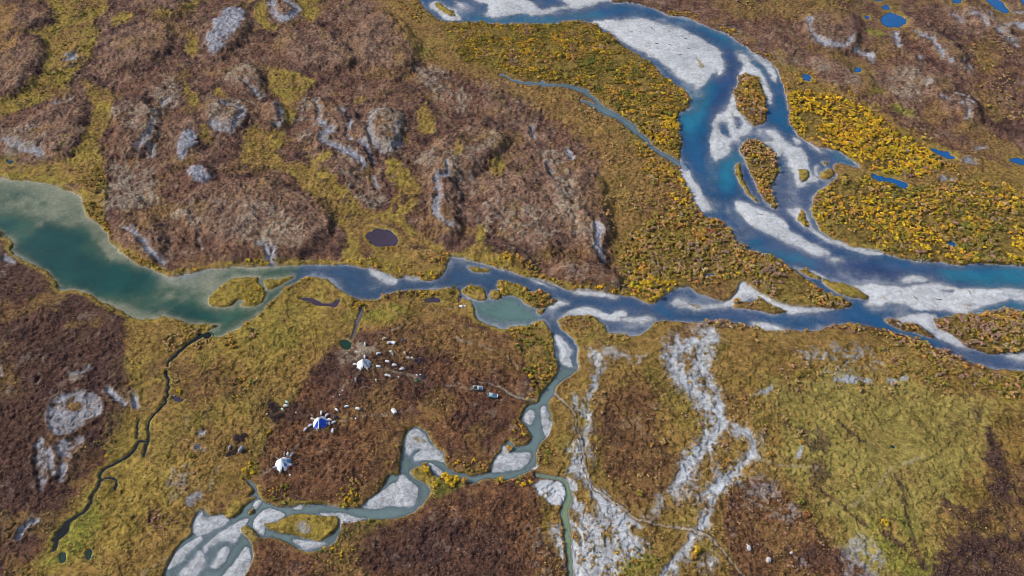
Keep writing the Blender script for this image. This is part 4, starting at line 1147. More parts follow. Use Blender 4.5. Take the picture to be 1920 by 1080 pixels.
def shrub_proto(n, seed, lobes=5):
    """leaf sprays of a unit shrub (radius 1, height 0.95): co (n,4,3), tone (n,)"""
    r = np.random.default_rng(seed)
    la = r.uniform(0, 2 * np.pi, lobes)
    lr = r.uniform(0.25, 0.62, lobes)
    lc = np.stack([lr * np.cos(la), lr * np.sin(la), r.uniform(0.35, 0.72, lobes)], -1)
    lc[0] = (0, 0, 0.62)
    lw = r.uniform(0.26, 0.46, lobes)
    k = r.integers(0, lobes, n)
    d = r.normal(size=(n, 3))
    d /= np.linalg.norm(d, axis=1, keepdims=True)
    d[:, 2] = np.where(d[:, 2] < -0.35, -d[:, 2], d[:, 2])
    c = lc[k] + d * (lw[k] * r.uniform(0.6, 1.12, n))[:, None]
    c[:, 2] = np.maximum(c[:, 2], 0.06)
    nrm = d * 0.8 + r.normal(size=(n, 3)) * 0.45 + np.array([0, 0, 0.35])
    nrm /= np.linalg.norm(nrm, axis=1, keepdims=True)
    a = np.cross(nrm, r.normal(size=(n, 3)))
    a /= np.linalg.norm(a, axis=1, keepdims=True)
    b = np.cross(nrm, a)
    s = r.uniform(0.12, 0.24, n)[:, None] * (1.75 if n < 100 else 1.0)
    e = r.uniform(0.6, 1.0, n)[:, None]
    q = np.stack([c - a * s, c - b * s * e - nrm * s * 0.25, c + a * s * 1.1, c + b * s * e + nrm * s * 0.1], 1)
    return q, r.uniform(0.68, 1.3, n)


FAR_P = [shrub_proto(32, 100 + i, 5) for i in range(7)]
NEAR_P = [shrub_proto(150, 200 + i, 7) for i in range(6)]


def grid_at(field, u, v):
    i = np.clip(np.searchsorted(US, u), 0, NU - 1)
    j = np.clip(np.searchsorted(VS, v), 0, NV - 1)
    return field[j, i]


VALLEY = [(840, 44), (940, 50), (1080, 44), (1130, 66), (1180, 100), (1240, 140), (1290, 180), (1276, 220), (1275, 295), (1250, 285), (1200, 245), (1160, 205), (1100, 168),
          (1010, 150), (940, 130), (870, 110)]
SPIT = [(1160, 470), (1200, 430), (1290, 385), (1330, 412), (1390, 460), (1460, 492), (1520, 535), (1596, 572), (1540, 577), (1440, 560), (1390, 530), (1300, 540), (1210, 568), (1175, 548)]
# polygons, spacing (m), radius range (m), colour weights, share of the area that is thicket, where it stands
ZONES = [
    ([VALLEY], 2.7, (1.1, 2.2), dict(green=2, olive=6, gold=2.6, amber=3, tan=2, brown=0.8), 0.75, 'in the thicket inside the river bend at the top', 0.0),
    ([[(1225, 205), (1280, 215), (1276, 295), (1250, 285), (1215, 250)]], 3.0, (1.3, 2.3), dict(gold=5, amber=1.5, olive=3), 0.6, 'on the tip between the side stream and the river', 0.0),
    ([[(1190, 270), (1250, 300), (1290, 355), (1320, 405), (1260, 380), (1210, 330)]], 3.2, (1.3, 2.4), dict(amber=5, gold=2, olive=2, tan=2), 0.7, 'on the bank below the mouth of the side stream', 0.0),
    ([[(1310, 405), (1370, 430), (1385, 465), (1320, 470), (1290, 430)]], 3.2, (1.2, 2.3), dict(gold=4, amber=4, red=1, olive=2), 0.6, 'on the outer bank where the river turns right', 0.0),
    ([SPIT], 2.9, (1.2, 2.4), dict(brown=4, olive=4, tan=4, amber=3, gold=0.8, red=1, green=1), 0.85, 'in the thicket on the long spit between the two rivers', 0.0),
    ([[(1175, 520), (1245, 505), (1262, 545), (1225, 570), (1190, 558)]], 3.4, (1.5, 2.7), dict(gold=6, olive=2, amber=2), 0.8, 'in the yellow clump on the bank of the middle river', 0.0),
    ([[(1480, 180), (1530, 178), (1590, 195), (1640, 215), (1650, 240), (1590, 240), (1540, 225), (1500, 245), (1484, 225)], [(1500, 250), (1560, 240), (1640, 235), (1700, 265), (1755, 295), (1740, 325), (1640, 320), (1570, 285), (1530, 265)]],
     3.2, (1.3, 2.6), dict(amber=2.5, gold=11, olive=1), 0.85, 'in the bright yellow thicket east of the braided river', 0.0),
    ([[(1570, 275), (1660, 270), (1760, 300), (1740, 328), (1640, 322)]], 3.0, (1.2, 2.4), dict(olive=3, gold=3, brown=2, green=2), 0.7, 'in the bright yellow thicket east of the braided river', 0.0),
    ([[(1535, 375), (1570, 335), (1640, 340), (1700, 355), (1800, 345), (1900, 360), (1990, 380), (1990, 500), (1790, 495), (1690, 480), (1600, 450), (1545, 415)]],
     3.0, (1.3, 2.6), dict(brown=2, green=2, olive=4.5, gold=2.6, amber=1.5, tan=2.5), 0.8, 'in the mixed thicket on the right bank of the river', 0.0),
    ([[(1600, 370), (1690, 380), (1700, 420), (1740, 430), (1760, 480), (1700, 470), (1660, 430), (1600, 410)]], 3.2, (1.3, 2.5), dict(gold=9, amber=1, olive=1), 0.6, 'in the mixed thicket on the right bank of the river', 0.0),
    ([ISL[0]], 2.7, (1.2, 2.3), dict(olive=4, amber=4, brown=2, tan=2, gold=1), 0.9, 'on the upper river island', 0.0),
    ([ISL[1]], 2.7, (1.2, 2.3), dict(olive=4, amber=3, brown=2, tan=3, gold=2), 0.9, 'on the second river island', 0.0),
    ([ISL[2], ISL[3]], 3.0, (0.9, 1.6), dict(gold=3, olive=3), 0.5, 'on the narrow river island', 0.0),
    ([ISL[18]], 2.8, (1.3, 2.4), dict(amber=3, brown=4, olive=3, tan=3, gold=1), 0.9, 'on the island at the right edge of the photo', 0.0),
    ([ISL[17], ISL[16]], 3.0, (1.2, 2.2), dict(amber=4, brown=2, olive=3, tan=2), 0.7, 'on the low island in the lower channel', 0.0),
    ([T(5, [(1010, 570), (1060, 560), (1130, 565), (1180, 600), (1170, 645), (1080, 648), (1030, 620)])], 2.6, (1.2, 2.0), dict(brown=5, amber=2, olive=2), 0.9, 'on the islet at the mouth of the pale lagoon', 0.0),
    ([T(5, [(870, 520), (960, 520), (1030, 550), (1000, 590), (900, 580)]), ISL[9], ISL[10]], 3.2, (0.8, 1.4), dict(gold=2, olive=4, tan=1), 0.4, 'on the small islets above the pale lagoon', 0.0),
    ([T(5, [(920, 380), (1000, 390), (1090, 430), (1140, 460), (1190, 510), (1150, 520), (1040, 470), (940, 420)])], 2.9, (1.2, 2.2), dict(gold=6, amber=3, olive=2), 0.8, 'in the yellow strip above the middle river', 0.0),
    ([T(5, [(1150, 490), (1230, 530), (1290, 560), (1250, 550), (1180, 530)])], 3.0, (0.9, 1.7), dict(olive=3, amber=2, brown=2), 0.6, 'in the yellow strip above the middle river', 0.0),
    ([T(5, [(530, 350), (590, 340), (605, 390), (570, 420), (500, 400)]), T(5, [(370, 420), (430, 430), (420, 470), (380, 460)])], 3.0, (1.0, 1.8), dict(amber=6, gold=2, tan=2), 0.7, 'on the point below the round dark pond', 0.0),
    ([T(5, [(60, 340), (250, 320), (500, 330), (560, 440), (400, 470), (100, 400)])], 5.0, (0.7, 1.5), dict(amber=3, gold=2, tan=3, olive=3), 0.3, 'on the grassy bank below the round dark pond', 0.0),
    ([T(5, [(240, 570), (330, 560), (520, 545), (640, 545), (650, 560), (540, 600), (460, 600), (380, 590), (260, 600)])], 3.0, (0.9, 1.9), dict(gold=4, olive=4, amber=2, green=2), 0.7, 'along the south bank of the middle river', 0.0),
    ([T(5, [(0, 590), (120, 640), (110, 660), (30, 670)]), T(8, [(0, 540), (90, 540), (110, 690), (0, 690)])], 3.2, (0.9, 1.8), dict(gold=2, olive=4, amber=1, green=2), 0.6, 'beside the boggy inlet', 0.0),
    ([ISL[7]], 3.0, (0.6, 1.3), dict(gold=5, olive=2, amber=1), 0.35, 'on the lake islet', 0.0),
    ([T(4, [(480, 60), (560, 80), (600, 160), (600, 210), (540, 190), (490, 130), (460, 60)]), T(1, [(440, 950), (560, 920), (590, 1060), (520, 1080)]), T(4, [(610, 240), (700, 320), (800, 400), (920, 450), (900, 470), (760, 420), (640, 330)])],
     2.8, (0.8, 1.7), dict(gold=3, olive=4, amber=3, green=2), 0.6, 'on the upper shore of the green lake', 0.0),
    ([T(4, [(1090, 430), (1180, 420), (1900, 385), (1900, 400), (1200, 440), (1100, 455)])], 3.4, (0.6, 1.2), dict(gold=3, olive=3, amber=2), 0.5, 'on the upper shore of the middle river', 0.0),
    ([T(4, [(520, 600), (640, 650), (740, 710), (900, 715), (1060, 760), (1220, 765), (1180, 790), (1040, 790), (900, 740), (700, 720)])], 3.2, (0.7, 1.5), dict(tan=4, olive=3, amber=2), 0.5, 'on the lower shore of the green lake', 0.0),
    ([T(4, [(910, 840), (1020, 810), (1020, 880), (950, 900)]), T(4, [(1220, 830), (1320, 830), (1310, 880), (1220, 880)]), T(4, [(1380, 770), (1450, 790), (1430, 830), (1380, 820)]), T(4, [(950, 990), (1010, 990), (1020, 1070), (950, 1075)]),
       T(4, [(1100, 800), (1170, 790), (1160, 860), (1110, 880)])], 3.2, (1.3, 2.3), dict(tan=6, olive=2, amber=1), 0.8, 'by the head of the dark creek', 0.0),
    # top left bog
    ([T(1, [(300, 0), (560, 0), (600, 60), (540, 260), (420, 430), (200, 580), (100, 620), (250, 420), (300, 250)])], 4.2, (0.8, 1.7), dict(green=6, olive=4, brown=1), 0.45, 'in the bog lane at the top left', 0.0),
    ([T(1, [(490, 500), (620, 540), (600, 720), (540, 900), (400, 960), (480, 800)]), T(1, [(1380, 740), (1560, 740), (1560, 880), (1420, 920)])], 5.5, (0.5, 1.1), dict(olive=5, green=2, brown=2), 0.35, 'in the bog lane between the mounds', 0.0),
    ([T(2, [(300, 0), (430, 0), (560, 120), (700, 200), (900, 270), (1000, 400), (1200, 480), (940, 440), (700, 300), (420, 120)])], 3.8, (0.9, 1.8), dict(amber=4, tan=4, olive=4, gold=2, brown=2), 0.45, 'on the slope left of the river bend', 0.0),
    ([T(2, [(1200, 520), (1450, 600), (1640, 740), (1800, 900), (1920, 1000), (1920, 1080), (1500, 1080), (1480, 880), (1300, 640)])], 4.0, (0.8, 1.7), dict(olive=5, tan=5, amber=2), 0.35, 'on the grassy slope below the side stream', 0.0),
    ([[(1140, 370), (1290, 380), (1200, 430), (1160, 520), (1150, 450)]], 3.6, (0.8, 1.8), dict(olive=4, tan=4, amber=2, gold=2, brown=1), 0.45, 'on the grassy slope below the side stream', 0.0),
    ([T(3, [(350, 0), (900, 0), (1000, 60), (900, 90), (640, 110), (300, 60)]), T(3, [(1640, 220), (1960, 260), (1960, 860), (1800, 700), (1680, 560)])], 4.5, (0.9, 1.8), dict(olive=4, brown=3, tan=3, green=1), 0.35, 'on the brown flats beyond the river', 0.0),
    ([T(3, [(560, 400), (720, 400), (900, 540), (1000, 560), (900, 520), (760, 470), (620, 480)]), T(3, [(1310, 760), (1400, 780), (1360, 800)]), T(3, [(1460, 930), (1580, 940), (1580, 990), (1460, 980)]), T(3, [(1340, 880), (1420, 880), (1420, 940), (1330, 950)])],
     3.6, (1.0, 2.0), dict(gold=4, amber=3, tan=3, olive=2), 0.5, 'scattered on the meadow right of the braided river', 0.0),
    # lower half
    ([T(6, [(100, 715), (220, 700), (270, 730), (360, 745), (560, 785), (830, 745), (1000, 735), (1100, 755), (1140, 770), (1300, 830), (1400, 870), (1560, 930), (1700, 985), (1680, 1000), (1540, 990), (1380, 940), (1240, 860), (1050, 800), (900, 790), (700, 800), (500, 790), (300, 770), (120, 750)])],
     2.7, (1.1, 2.3), dict(brown=7, tan=3, amber=2, olive=1.5), 0.75, 'along the south bank of the lower river', 0.0),
    ([T(6, [(960, 870), (1240, 860), (1480, 950), (1700, 1000), (1920, 1020), (1920, 1080), (1500, 1080), (1200, 1000)]), [(1600, 700), (1720, 690), (1880, 700), (1990, 720), (1990, 800), (1860, 770), (1750, 735), (1640, 735)]],
     3.6, (0.9, 2.0), dict(brown=4, olive=5, tan=3, green=2), 0.5, 'on the meadow below the lower river', 0.0),
    ([[(1300, 720), (1420, 640), (1560, 690), (1720, 740), (1650, 745), (1500, 735), (1450, 760), (1370, 790), (1340, 740)]], 6.5, (0.8, 1.9), dict(tan=6, brown=4, olive=2), 0.5, 'scattered beside the gravel wash', 0.0),
    ([[(1060, 600), (1110, 595), (1135, 625), (1180, 640), (1120, 660), (1080, 650), (1060, 625)]], 3.6, (0.8, 1.8), dict(tan=4, amber=3, brown=2), 0.6, 'on the bank where the stream leaves the river', 0.0),
    ([[(960, 620), (1000, 615), (1035, 625), (1045, 690), (1030, 725), (1000, 745), (985, 690), (970, 650)]], 2.9, (0.8, 1.8), dict(olive=6, green=3, gold=1.5, amber=1), 0.8, 'in the green thicket on the west bank of the stream', 0.0),
    ([T(8, [(970, 250), (1020, 222), (1060, 280), (1058, 322), (1010, 345), (970, 310)])], 2.6, (0.9, 1.7), dict(olive=5, gold=2, green=2), 0.9, 'on the small headland in the stream', 0.0),
    ([T(8, [(1060, 80), (1110, 90), (1110, 118), (1070, 118)]), T(8, [(1110, 370), (1150, 350), (1200, 380), (1180, 430), (1130, 470), (1105, 450)])], 2.7, (0.9, 1.6), dict(amber=4, olive=3, tan=2), 0.9, 'on the east bank of the stream', 0.0),
    ([T(8, [(580, 410), (640, 440), (840, 450), (845, 490), (760, 520), (690, 495), (620, 480)]), T(8, [(270, 340), (330, 330), (330, 440), (300, 500), (240, 480)]), T(8, [(0, 540), (160, 540), (110, 690), (0, 700)]), T(8, [(440, 240), (500, 290), (560, 360), (540, 350), (480, 280)])],
     2.9, (0.7, 1.5), dict(olive=4, amber=3, gold=2, red=1), 0.6, 'along the north bank of the stream', 0.0),
    ([T(8, [(420, 465), (480, 460), (520, 510), (550, 560), (530, 590), (480, 560), (430, 520)]), T(8, [(990, 510), (1060, 490), (1110, 540), (1090, 590), (1000, 590)]), T(8, [(860, 530), (920, 530), (920, 565), (870, 565)])], 2.8, (0.9, 1.7), dict(amber=4, olive=3, gold=2, red=1), 0.8, 'along the south bank of the stream', 0.0),
    ([T(8, [(0, 790), (240, 770), (220, 900), (100, 990), (0, 1000)]), T(7, [(1760, 940), (1920, 900), (1920, 1000), (1780, 1020)])], 3.4, (0.6, 1.3), dict(green=5, olive=5, gold=1.5), 0.6, 'on the green flat below the stream', 0.0),
    ([T(7, [(1370, 480), (1440, 400), (1470, 420), (1450, 540), (1400, 540)]), T(7, [(1470, 620), (1620, 600), (1640, 690), (1520, 680)])], 3.0, (0.7, 1.5), dict(olive=5, gold=2.5, green=2), 0.7, 'beside the tributary near the lowest tent', 0.0),
    ([T(7, [(1000, 480), (1080, 460), (1090, 520), (1040, 640), (990, 640)]), T(7, [(820, 780), (1060, 720), (1080, 760), (900, 860), (820, 860)])], 3.2, (0.7, 1.4), dict(brown=6, tan=3), 0.6, 'in the dry scrub near the gravel tongue', 0.0),
    ([T(7, [(1240, 0), (1440, 0), (1400, 90), (1300, 90)]), T(7, [(560, 310), (670, 310), (640, 400), (570, 430)])], 3.4, (0.7, 1.6), dict(olive=6, green=3, gold=2), 0.6, 'in the low scrub of the western meadow', 0.0),
    ([T(7, [(300, 880), (700, 700), (760, 760), (400, 1080), (200, 1080)]), T(7, [(600, 460), (1000, 300), (1100, 500), (700, 700)])], 9, (0.5, 1.0), dict(olive=6, tan=3, gold=1), 0.5, 'scattered over the western meadow', 0.0),
    ([[(1110, 740), (1180, 710), (1290, 750), (1310, 830), (1240, 950), (1180, 960), (1110, 860)]], 8.5, (0.6, 1.5), dict(tan=5, brown=4, red=1), 0.6, 'scattered over the brown knoll inside the wash', 0.0),
    ([[(1380, 730), (1500, 720), (1520, 800), (1450, 860), (1420, 800)], [(1320, 760), (1400, 830), (1340, 900), (1290, 880)]], 6.5, (0.7, 1.7), dict(tan=6, amber=2, brown=3), 0.55, 'scattered beside the gravel wash', 0.0),
    ([[(1360, 930), (1440, 910), (1600, 1060), (1560, 1090), (1380, 1080)]], 5.0, (0.5, 1.2), dict(brown=6, red=2, olive=1), 0.6, 'on the rust brown knoll at the bottom right', 0.0),
    ([[(1010, 890), (1060, 900), (1060, 1090), (1020, 1090)], [(1080, 960), (1200, 980), (1200, 1090), (1090, 1080)]], 4.6, (0.5, 1.2), dict(amber=4, olive=4, gold=2), 0.5, 'between the strands of the gravel fan', 0.0),
    ([[(1440, 740), (1900, 740), (1850, 900), (1760, 1080), (1560, 1000)]], 15, (0.4, 0.9), dict(olive=4, tan=3, brown=3), 0.6, 'scattered over the wide pasture', 0.0),
    ([[(1170, 1040), (1230, 1020), (1270, 1060), (1250, 1090), (1160, 1090)]], 3.4, (0.6, 1.4), dict(green=4, olive=4, gold=1), 0.7, 'in the green patch at the bottom edge', 0.0),
    ([[(60, 330), (330, 480), (640, 470), (860, 470), (1060, 520), (1220, 550), (1230, 590), (1040, 560), (840, 530), (600, 505), (330, 530), (190, 460), (140, 380)]], 2.8, (0.7, 1.7), dict(gold=4, amber=4, olive=3, tan=1), 0.55, 'on the upper shore of the middle river', 9.0),
    ([[(0, 430), (120, 520), (330, 590), (420, 610), (560, 520), (720, 545), (880, 550), (940, 610), (1040, 600), (1240, 600), (1240, 640), (1060, 640), (900, 640), (640, 580), (440, 650), (240, 620), (0, 480)]], 2.8, (0.6, 1.5), dict(tan=3, olive=3, amber=3, gold=2), 0.45, 'along the south bank of the middle river', 8.0),
    ([[(1270, 20), (1440, 95), (1490, 200), (1520, 270), (1480, 270), (1440, 130), (1280, 50)], [(1490, 360), (1550, 470), (1800, 510), (1990, 515), (1990, 480), (1700, 470), (1560, 400)], [(840, 60), (1100, 60), (1300, 180), (1270, 300), (1300, 380), (1480, 510), (1600, 580), (1480, 480), (1400, 440), (1250, 250), (1150, 70), (1080, 30), (840, 30)]],
     2.8, (0.8, 1.8), dict(brown=2, amber=5, olive=3, gold=4), 0.5, 'on the very edge of the main river bank', 9.0),
]
allsh = []          # u, v, x, y, z, radius, kind, zone
WT_G = WT[IDX['gravel']]
for zi, (polys, sp, rr, wts, share, where, _) in enumerate(ZONES):
    sd = union([sdf_poly(p, cap=12) for p in polys])
    xs_, ys_ = [], []
    for p in polys:
        a = np.array(p)[:, :2]
        x, y = ground_xy(a[:, 0], np.clip(a[:, 1], -150, 1150))
        sp2 = sp * 0.74
        gx = np.arange(x.min() - 6, x.max() + 6, sp2)
        gy = np.arange(y.min() - 6, y.max() + 6, sp2)
        mx, my = np.meshgrid(gx, gy)
        xs_.append((mx + rng.uniform(-0.5, 0.5, mx.shape) * sp * 2.4).ravel())
        ys_.append((my + rng.uniform(-0.5, 0.5, mx.shape) * sp * 2.4).ravel())
        if len(polys) > 1 and len(xs_) > 1:
            pass
    x = np.concatenate(xs_)
    y = np.concatenate(ys_)
    u, v = map_uv(x, y)
    ok = (grid_at(sd, u, v) > rng.uniform(-4, 3, len(u)))
    ok &= (u > -60) & (u < 1985) & (v > -45) & (v < 1130)
    ok &= grid_at(corr * (~bar_ok) - 5 * 0, u, v) < -1.0
    ok &= grid_at(WT_G, u, v) < 0.5
    if _ > 0:
        ok &= grid_at(corr, u, v) > -_
    dens = fbm(x, y, 16, 3, 300 + zi)
    thr = np.quantile(dens[ok], 1 - share) if ok.sum() > 10 else -9
    ok &= dens > thr + rng.normal(0, 0.12, len(u))
    names = list(wts)
    pw = np.array([wts[n] for n in names], float)
    pw /= pw.sum()
    # colour comes in clumps
    q = fbm(x, y, 14, 2, 500 + zi) * 0.42 + 0.5 + rng.normal(0, 0.17, len(u))
    cs = np.cumsum(pw)
    order = np.searchsorted(cs, np.clip(q, 0, 0.9999))
    rad = (rr[0] + (rr[1] - rr[0]) * rng.beta(1.3, 2.0, len(u))) * (0.88 + 0.30 * fbm(x, y, 9, 2, 700 + zi)) * rng.uniform(0.7, 1.25, len(u))
    for k in np.where(ok)[0]:
        allsh.append((u[k], v[k], x[k], y[k], float(hgt(u[k], v[k])), rad[k], names[min(order[k], len(names) - 1)], zi))
# no two shrubs of overlapping zones on one spot
cell = {}
keep = []
for s in allsh:
    key = (int(s[2] // 1.0), int(s[3] // 1.0))
    if key in cell:
        continue
    cell[key] = 1
    keep.append(s)
allsh = keep

LONE = [  # u, v, radius m, kind, label
    (1655, 982, 2.6, 'gold', 'lone bright yellow round shrub out on the open green pasture, lower right'),
    (1599, 917, 2.3, 'tan', 'lone pale straw coloured shrub in the middle of the wide pasture'),
    (1503, 833, 0.1, 'amber', ''),
    (1443, 855, 2.3, 'amber', 'single amber shrub just right of the gravel wash where the side path leaves it'),
    (1501, 833, 1.8, 'amber', 'small amber shrub at the top of the short pale dry streambed in the pasture'),
    (1306, 1036, 3.0, 'gold', 'bright yellow shrub beside the gravel track at the bottom edge'),
    (1298, 1046, 2.4, 'amber', 'amber shrub below the bright yellow one beside the gravel track'),
    (1546, 946, 2.0, 'tan', 'pale shrub beside the tiny dark pool on the faint dark streak in the pasture'),
    (1511, 967, 2.2, 'red', 'rusty shrub below the small green patch beside the rust brown knoll'),
    (1500, 945, 2.8, 'green', 'dark green shrub on the left edge of the wide pasture'),
    (1684, 980, 1.8, 'green', 'small dark green bush right beside the lone bright yellow shrub'),
    (843, 905, 3.2, 'gold', 'largest golden yellow willow shrub on the south bank of the stream'),
    (855, 901, 2.6, 'gold', 'golden shrub touching the right side of the largest one on the south bank'),
    (834, 896, 2.6, 'gold', 'golden yellow shrub behind the largest golden shrub on the south bank'),
    (850, 912, 2.3, 'gold', 'golden yellow shrub in front of the golden pair on the south bank'),
    (871, 905, 2.2, 'amber', 'low amber shrub at the right end of the golden clump on the south bank'),
    (800, 885, 2.2, 'gold', 'yellow shrub on the small headland left of the golden clump'),
    (816, 910, 2.0, 'gold', 'round yellow shrub at the water just left of the golden clump'),
    (796, 878, 2.0, 'amber', 'amber shrub at the upper end of the small headland left of the golden clump'),
    (940, 902, 2.0, 'gold', 'yellow shrub on the south bank opposite the wide gravel point of the stream'),
    (955, 843, 2.4, 'amber', 'lone orange shrub on the gravel point of the stream'),
    (337, 735, 2.2, 'gold', 'round yellow shrub beside the small pool next to the dark creek'),
    (358, 857, 2.3, 'olive', 'round olive yellow shrub in the middle of the western meadow'),
    (315, 857, 1.6, 'olive', 'dull olive bush left of the round olive yellow shrub in the western meadow'),
    (461, 886, 1.9, 'gold', 'yellow shrub left of the small blue pool by the lowest white tent'),
    (476, 889, 1.9, 'gold', 'yellow shrub right of the small blue pool by the lowest white tent'),
    (505, 813, 1.6, 'gold', 'bright yellow bush between the brush heaps and the two loaded grey sledges'),
    (1242, 833, 2.0, 'tan', 'pale spreading shrub on the right of the brown knoll inside the wash'),
    (1222, 838, 1.6, 'amber', 'small amber shrub left of the pale spreading shrub on the brown knoll'),
    (1335, 778, 1.7, 'red', 'rust red shrub standing in the gravel wash at the fork'),
    (1328, 800, 1.7, 'tan', 'pale shrub on the left edge of the gravel wash below the fork'),
    (1496, 707, 2.4, 'olive', 'pale yellow green shrub above the narrow pale stream on the lower meadow'),
    (1534, 706, 2.2, 'tan', 'straw coloured shrub right of the pale yellow green one above the narrow pale stream'),
    (1610, 735, 2.6, 'tan', 'large straw coloured shrub below the narrow pale stream'),
    (1610, 722, 2.0, 'green', 'dark green shrub just above the large straw coloured one below the narrow pale stream'),
    (1198, 930, 2.2, 'olive', 'yellow green shrub on the bottom slope of the brown knoll inside the wash'),
    (1470, 788, 2.2, 'tan', 'pale shrub beside the dark hollow on the left of the pasture'),
    (1413, 633, 1.8, 'amber', 'small orange tan shrub just below the lower river near the gravel wash'),
]
LONE = [l for l in LONE if l[4]]


def shrub_mesh_arrays(proto, rad, ang, tintc, r, flat):
    q, tone = proto
    c, s = math.cos(ang), math.sin(ang)
    R = np.array([[c, s, 0], [-s, c, 0], [0, 0, 1]])
    co_ = q.reshape(-1, 3) @ R * np.array([rad, rad, rad * flat])
    t = np.repeat(tone, 4)[:, None] * tintc[None, :]
    return co_, t


proj = np.array([s[5] / (s[3] * CD + CAM_H * SD) if (0 < s[0] < 1920 and 0 < s[1] < 1080) else 0 for s in allsh])
ordr = np.argsort(-proj)
n_ind = 300 - len(LONE)
ind = [allsh[k] for k in ordr[:n_ind]]
rest = [allsh[k] for k in ordr[n_ind:]]
SHAPES = {}
stem_me = []


def stem_mesh(seed):
    r = random.Random(seed)
    vs, fs = [], []
    for i in range(6):
        a = r.uniform(0, 6.28)
        tip = Vector((0.5 * math.cos(a), 0.5 * math.sin(a), r.uniform(0.45, 0.75)))
        base = Vector((0.08 * math.cos(a), 0.08 * math.sin(a), -0.08))
        b = len(vs)
        for j, (p, w_) in enumerate(((base, 0.05), ((base + tip) / 2 + Vector((0, 0, 0.07)), 0.035), (tip, 0.012))):
            for m in range(4):
                t = m * math.pi / 2
                vs.append((p.x + w_ * math.cos(t), p.y + w_ * math.sin(t), p.z))
        for j in range(2):
            for m in range(4):
                fs.append((b + j * 4 + m, b + j * 4 + (m + 1) % 4, b + j * 4 + 4 + (m + 1) % 4, b + j * 4 + 4 + m))
    return new_mesh_np('stem', vs, fs, [BARK])


STEMS = [stem_mesh(i) for i in range(4)]
KN = dict(gold='golden yellow', amber='orange tan', olive='olive', green='dark green', brown='bare grey brown', tan='straw coloured', red='rusty brown')


def shrub_shape(kind, k):
    if (kind, k) not in SHAPES:
        co_, t = shrub_mesh_arrays(NEAR_P[k], 1.0, 0, KIND[kind], None, 0.85)
        m_ = new_mesh_np('crown', co_, np.arange(len(co_)).reshape(-1, 4), [LEAF])
        add_color(m_, 'leaf_tint', t)
        SHAPES[(kind, k)] = m_
    return SHAPES[(kind, k)]


def shrub_thing(x, y, z, rad, kind, label, group):
    o = empty('willow_shrub', (x, y, z - 0.05), rnd.uniform(0, 6.28))
    o.scale = (rad, rad, rad)
    tag(o, label, 'shrub', group)
    link('crown', shrub_shape(kind, rnd.randrange(6)), o)
    link('stem', STEMS[rnd.randrange(4)], o)
    return o


for (u, v, r_, k, lab) in LONE:
    p = place(u, v)
    shrub_thing(p.x, p.y, p.z, r_, k, lab, None)
for s in ind:
    lab = KN[s[6]] + ' shrub ' + ZONES[s[7]][5]
    shrub_thing(s[2], s[3], s[4], s[5], s[6], lab, KN[s[6]] + ' shrubs ' + ZONES[s[7]][5])

cos, ts = [], []
for s in rest:
    co_, t = shrub_mesh_arrays(FAR_P[rnd.randrange(7)], s[5] * 1.05, rnd.uniform(0, 6.28), KIND[s[6]] * np.array([rnd.uniform(0.85, 1.15), rnd.uniform(0.85, 1.1), rnd.uniform(0.8, 1.3)]) * rnd.uniform(0.85, 1.12), None, rnd.uniform(0.65, 1.25))
    cos.append(co_ + np.array([s[2], s[3], s[4] - 0.05]))
    ts.append(t)
cos = np.concatenate(cos)
m_ = new_mesh_np('willow_scrub', cos, np.arange(len(cos)).reshape(-1, 4), [LEAF])
add_color(m_, 'leaf_tint', np.concatenate(ts))
tag(link('willow_scrub', m_), 'yellow, olive and grey brown willow scrub covering the river banks and islands', 'scrub', kind='stuff')

# ------------------------------------------------------------------ low growth too fine to count: tussocks and dwarf heath
def tufts(name, label, n, chan, cols, r0, r1):
    y = rng.uniform(0, 1, n * 3)
    u = rng.uniform(-60, 1985, n * 3)
    v = -45 + 1180 * (1 - (1 - y) ** 1.15)
    wsum = sum(WT[IDX[c]] for c in chan)
    ok = (grid_at(wsum, u, v) > rng.uniform(0.2, 0.7, n * 3)) & (grid_at(corr, u, v) < -2.5)
    ok &= grid_at(n_sml + 0.6 * n_mid, u, v) + rng.normal(0, 0.35, n * 3) > 0.05
    u, v = u[ok][:n], v[ok][:n]
    x, yy = ground_xy(u, v)
    z = grid_at(GZ, u, v)
    n = len(u)
    k = 4
    rad = rng.uniform(r0, r1, n)
    a = rng.uniform(0, 2 * np.pi, (n, k))
    d = rng.uniform(0.1, 0.7, (n, k)) * rad[:, None]
    cx = x[:, None] + d * np.cos(a)
    cy = yy[:, None] + d * np.sin(a)
    cz = z[:, None] + rad[:, None] * rng.uniform(0.25, 0.75, (n, k))
    s_ = rad[:, None] * rng.uniform(0.45, 0.8, (n, k))
    b = rng.uniform(0, 2 * np.pi, (n, k))
    t1 = np.stack([np.cos(b), np.sin(b), rng.uniform(-0.6, 0.6, (n, k))], -1)
    t2 = np.stack([-np.sin(b), np.cos(b), rng.uniform(-0.6, 0.6, (n, k))], -1)
    c = np.stack([cx, cy, cz], -1)
    S = s_[..., None]
    q = np.stack([c - t1 * S, c - t2 * S * 0.7, c + t1 * S, c + t2 * S * 0.7], 2).reshape(-1, 3)
    pal = np.array([srgb(cc) for cc in cols])
    tc = pal[rng.integers(0, len(pal), n)] * rng.uniform(0.75, 1.2, n)[:, None]
    tc = np.repeat(tc, k * 4, 0) * np.repeat(rng.uniform(0.8, 1.2, n * k), 4)[:, None]
    m_ = new_mesh_np(name, q, np.arange(len(q)).reshape(-1, 4), [LEAF])
    add_color(m_, 'leaf_tint', tc)
    tag(link(name, m_), label, 'ground cover', kind='stuff')


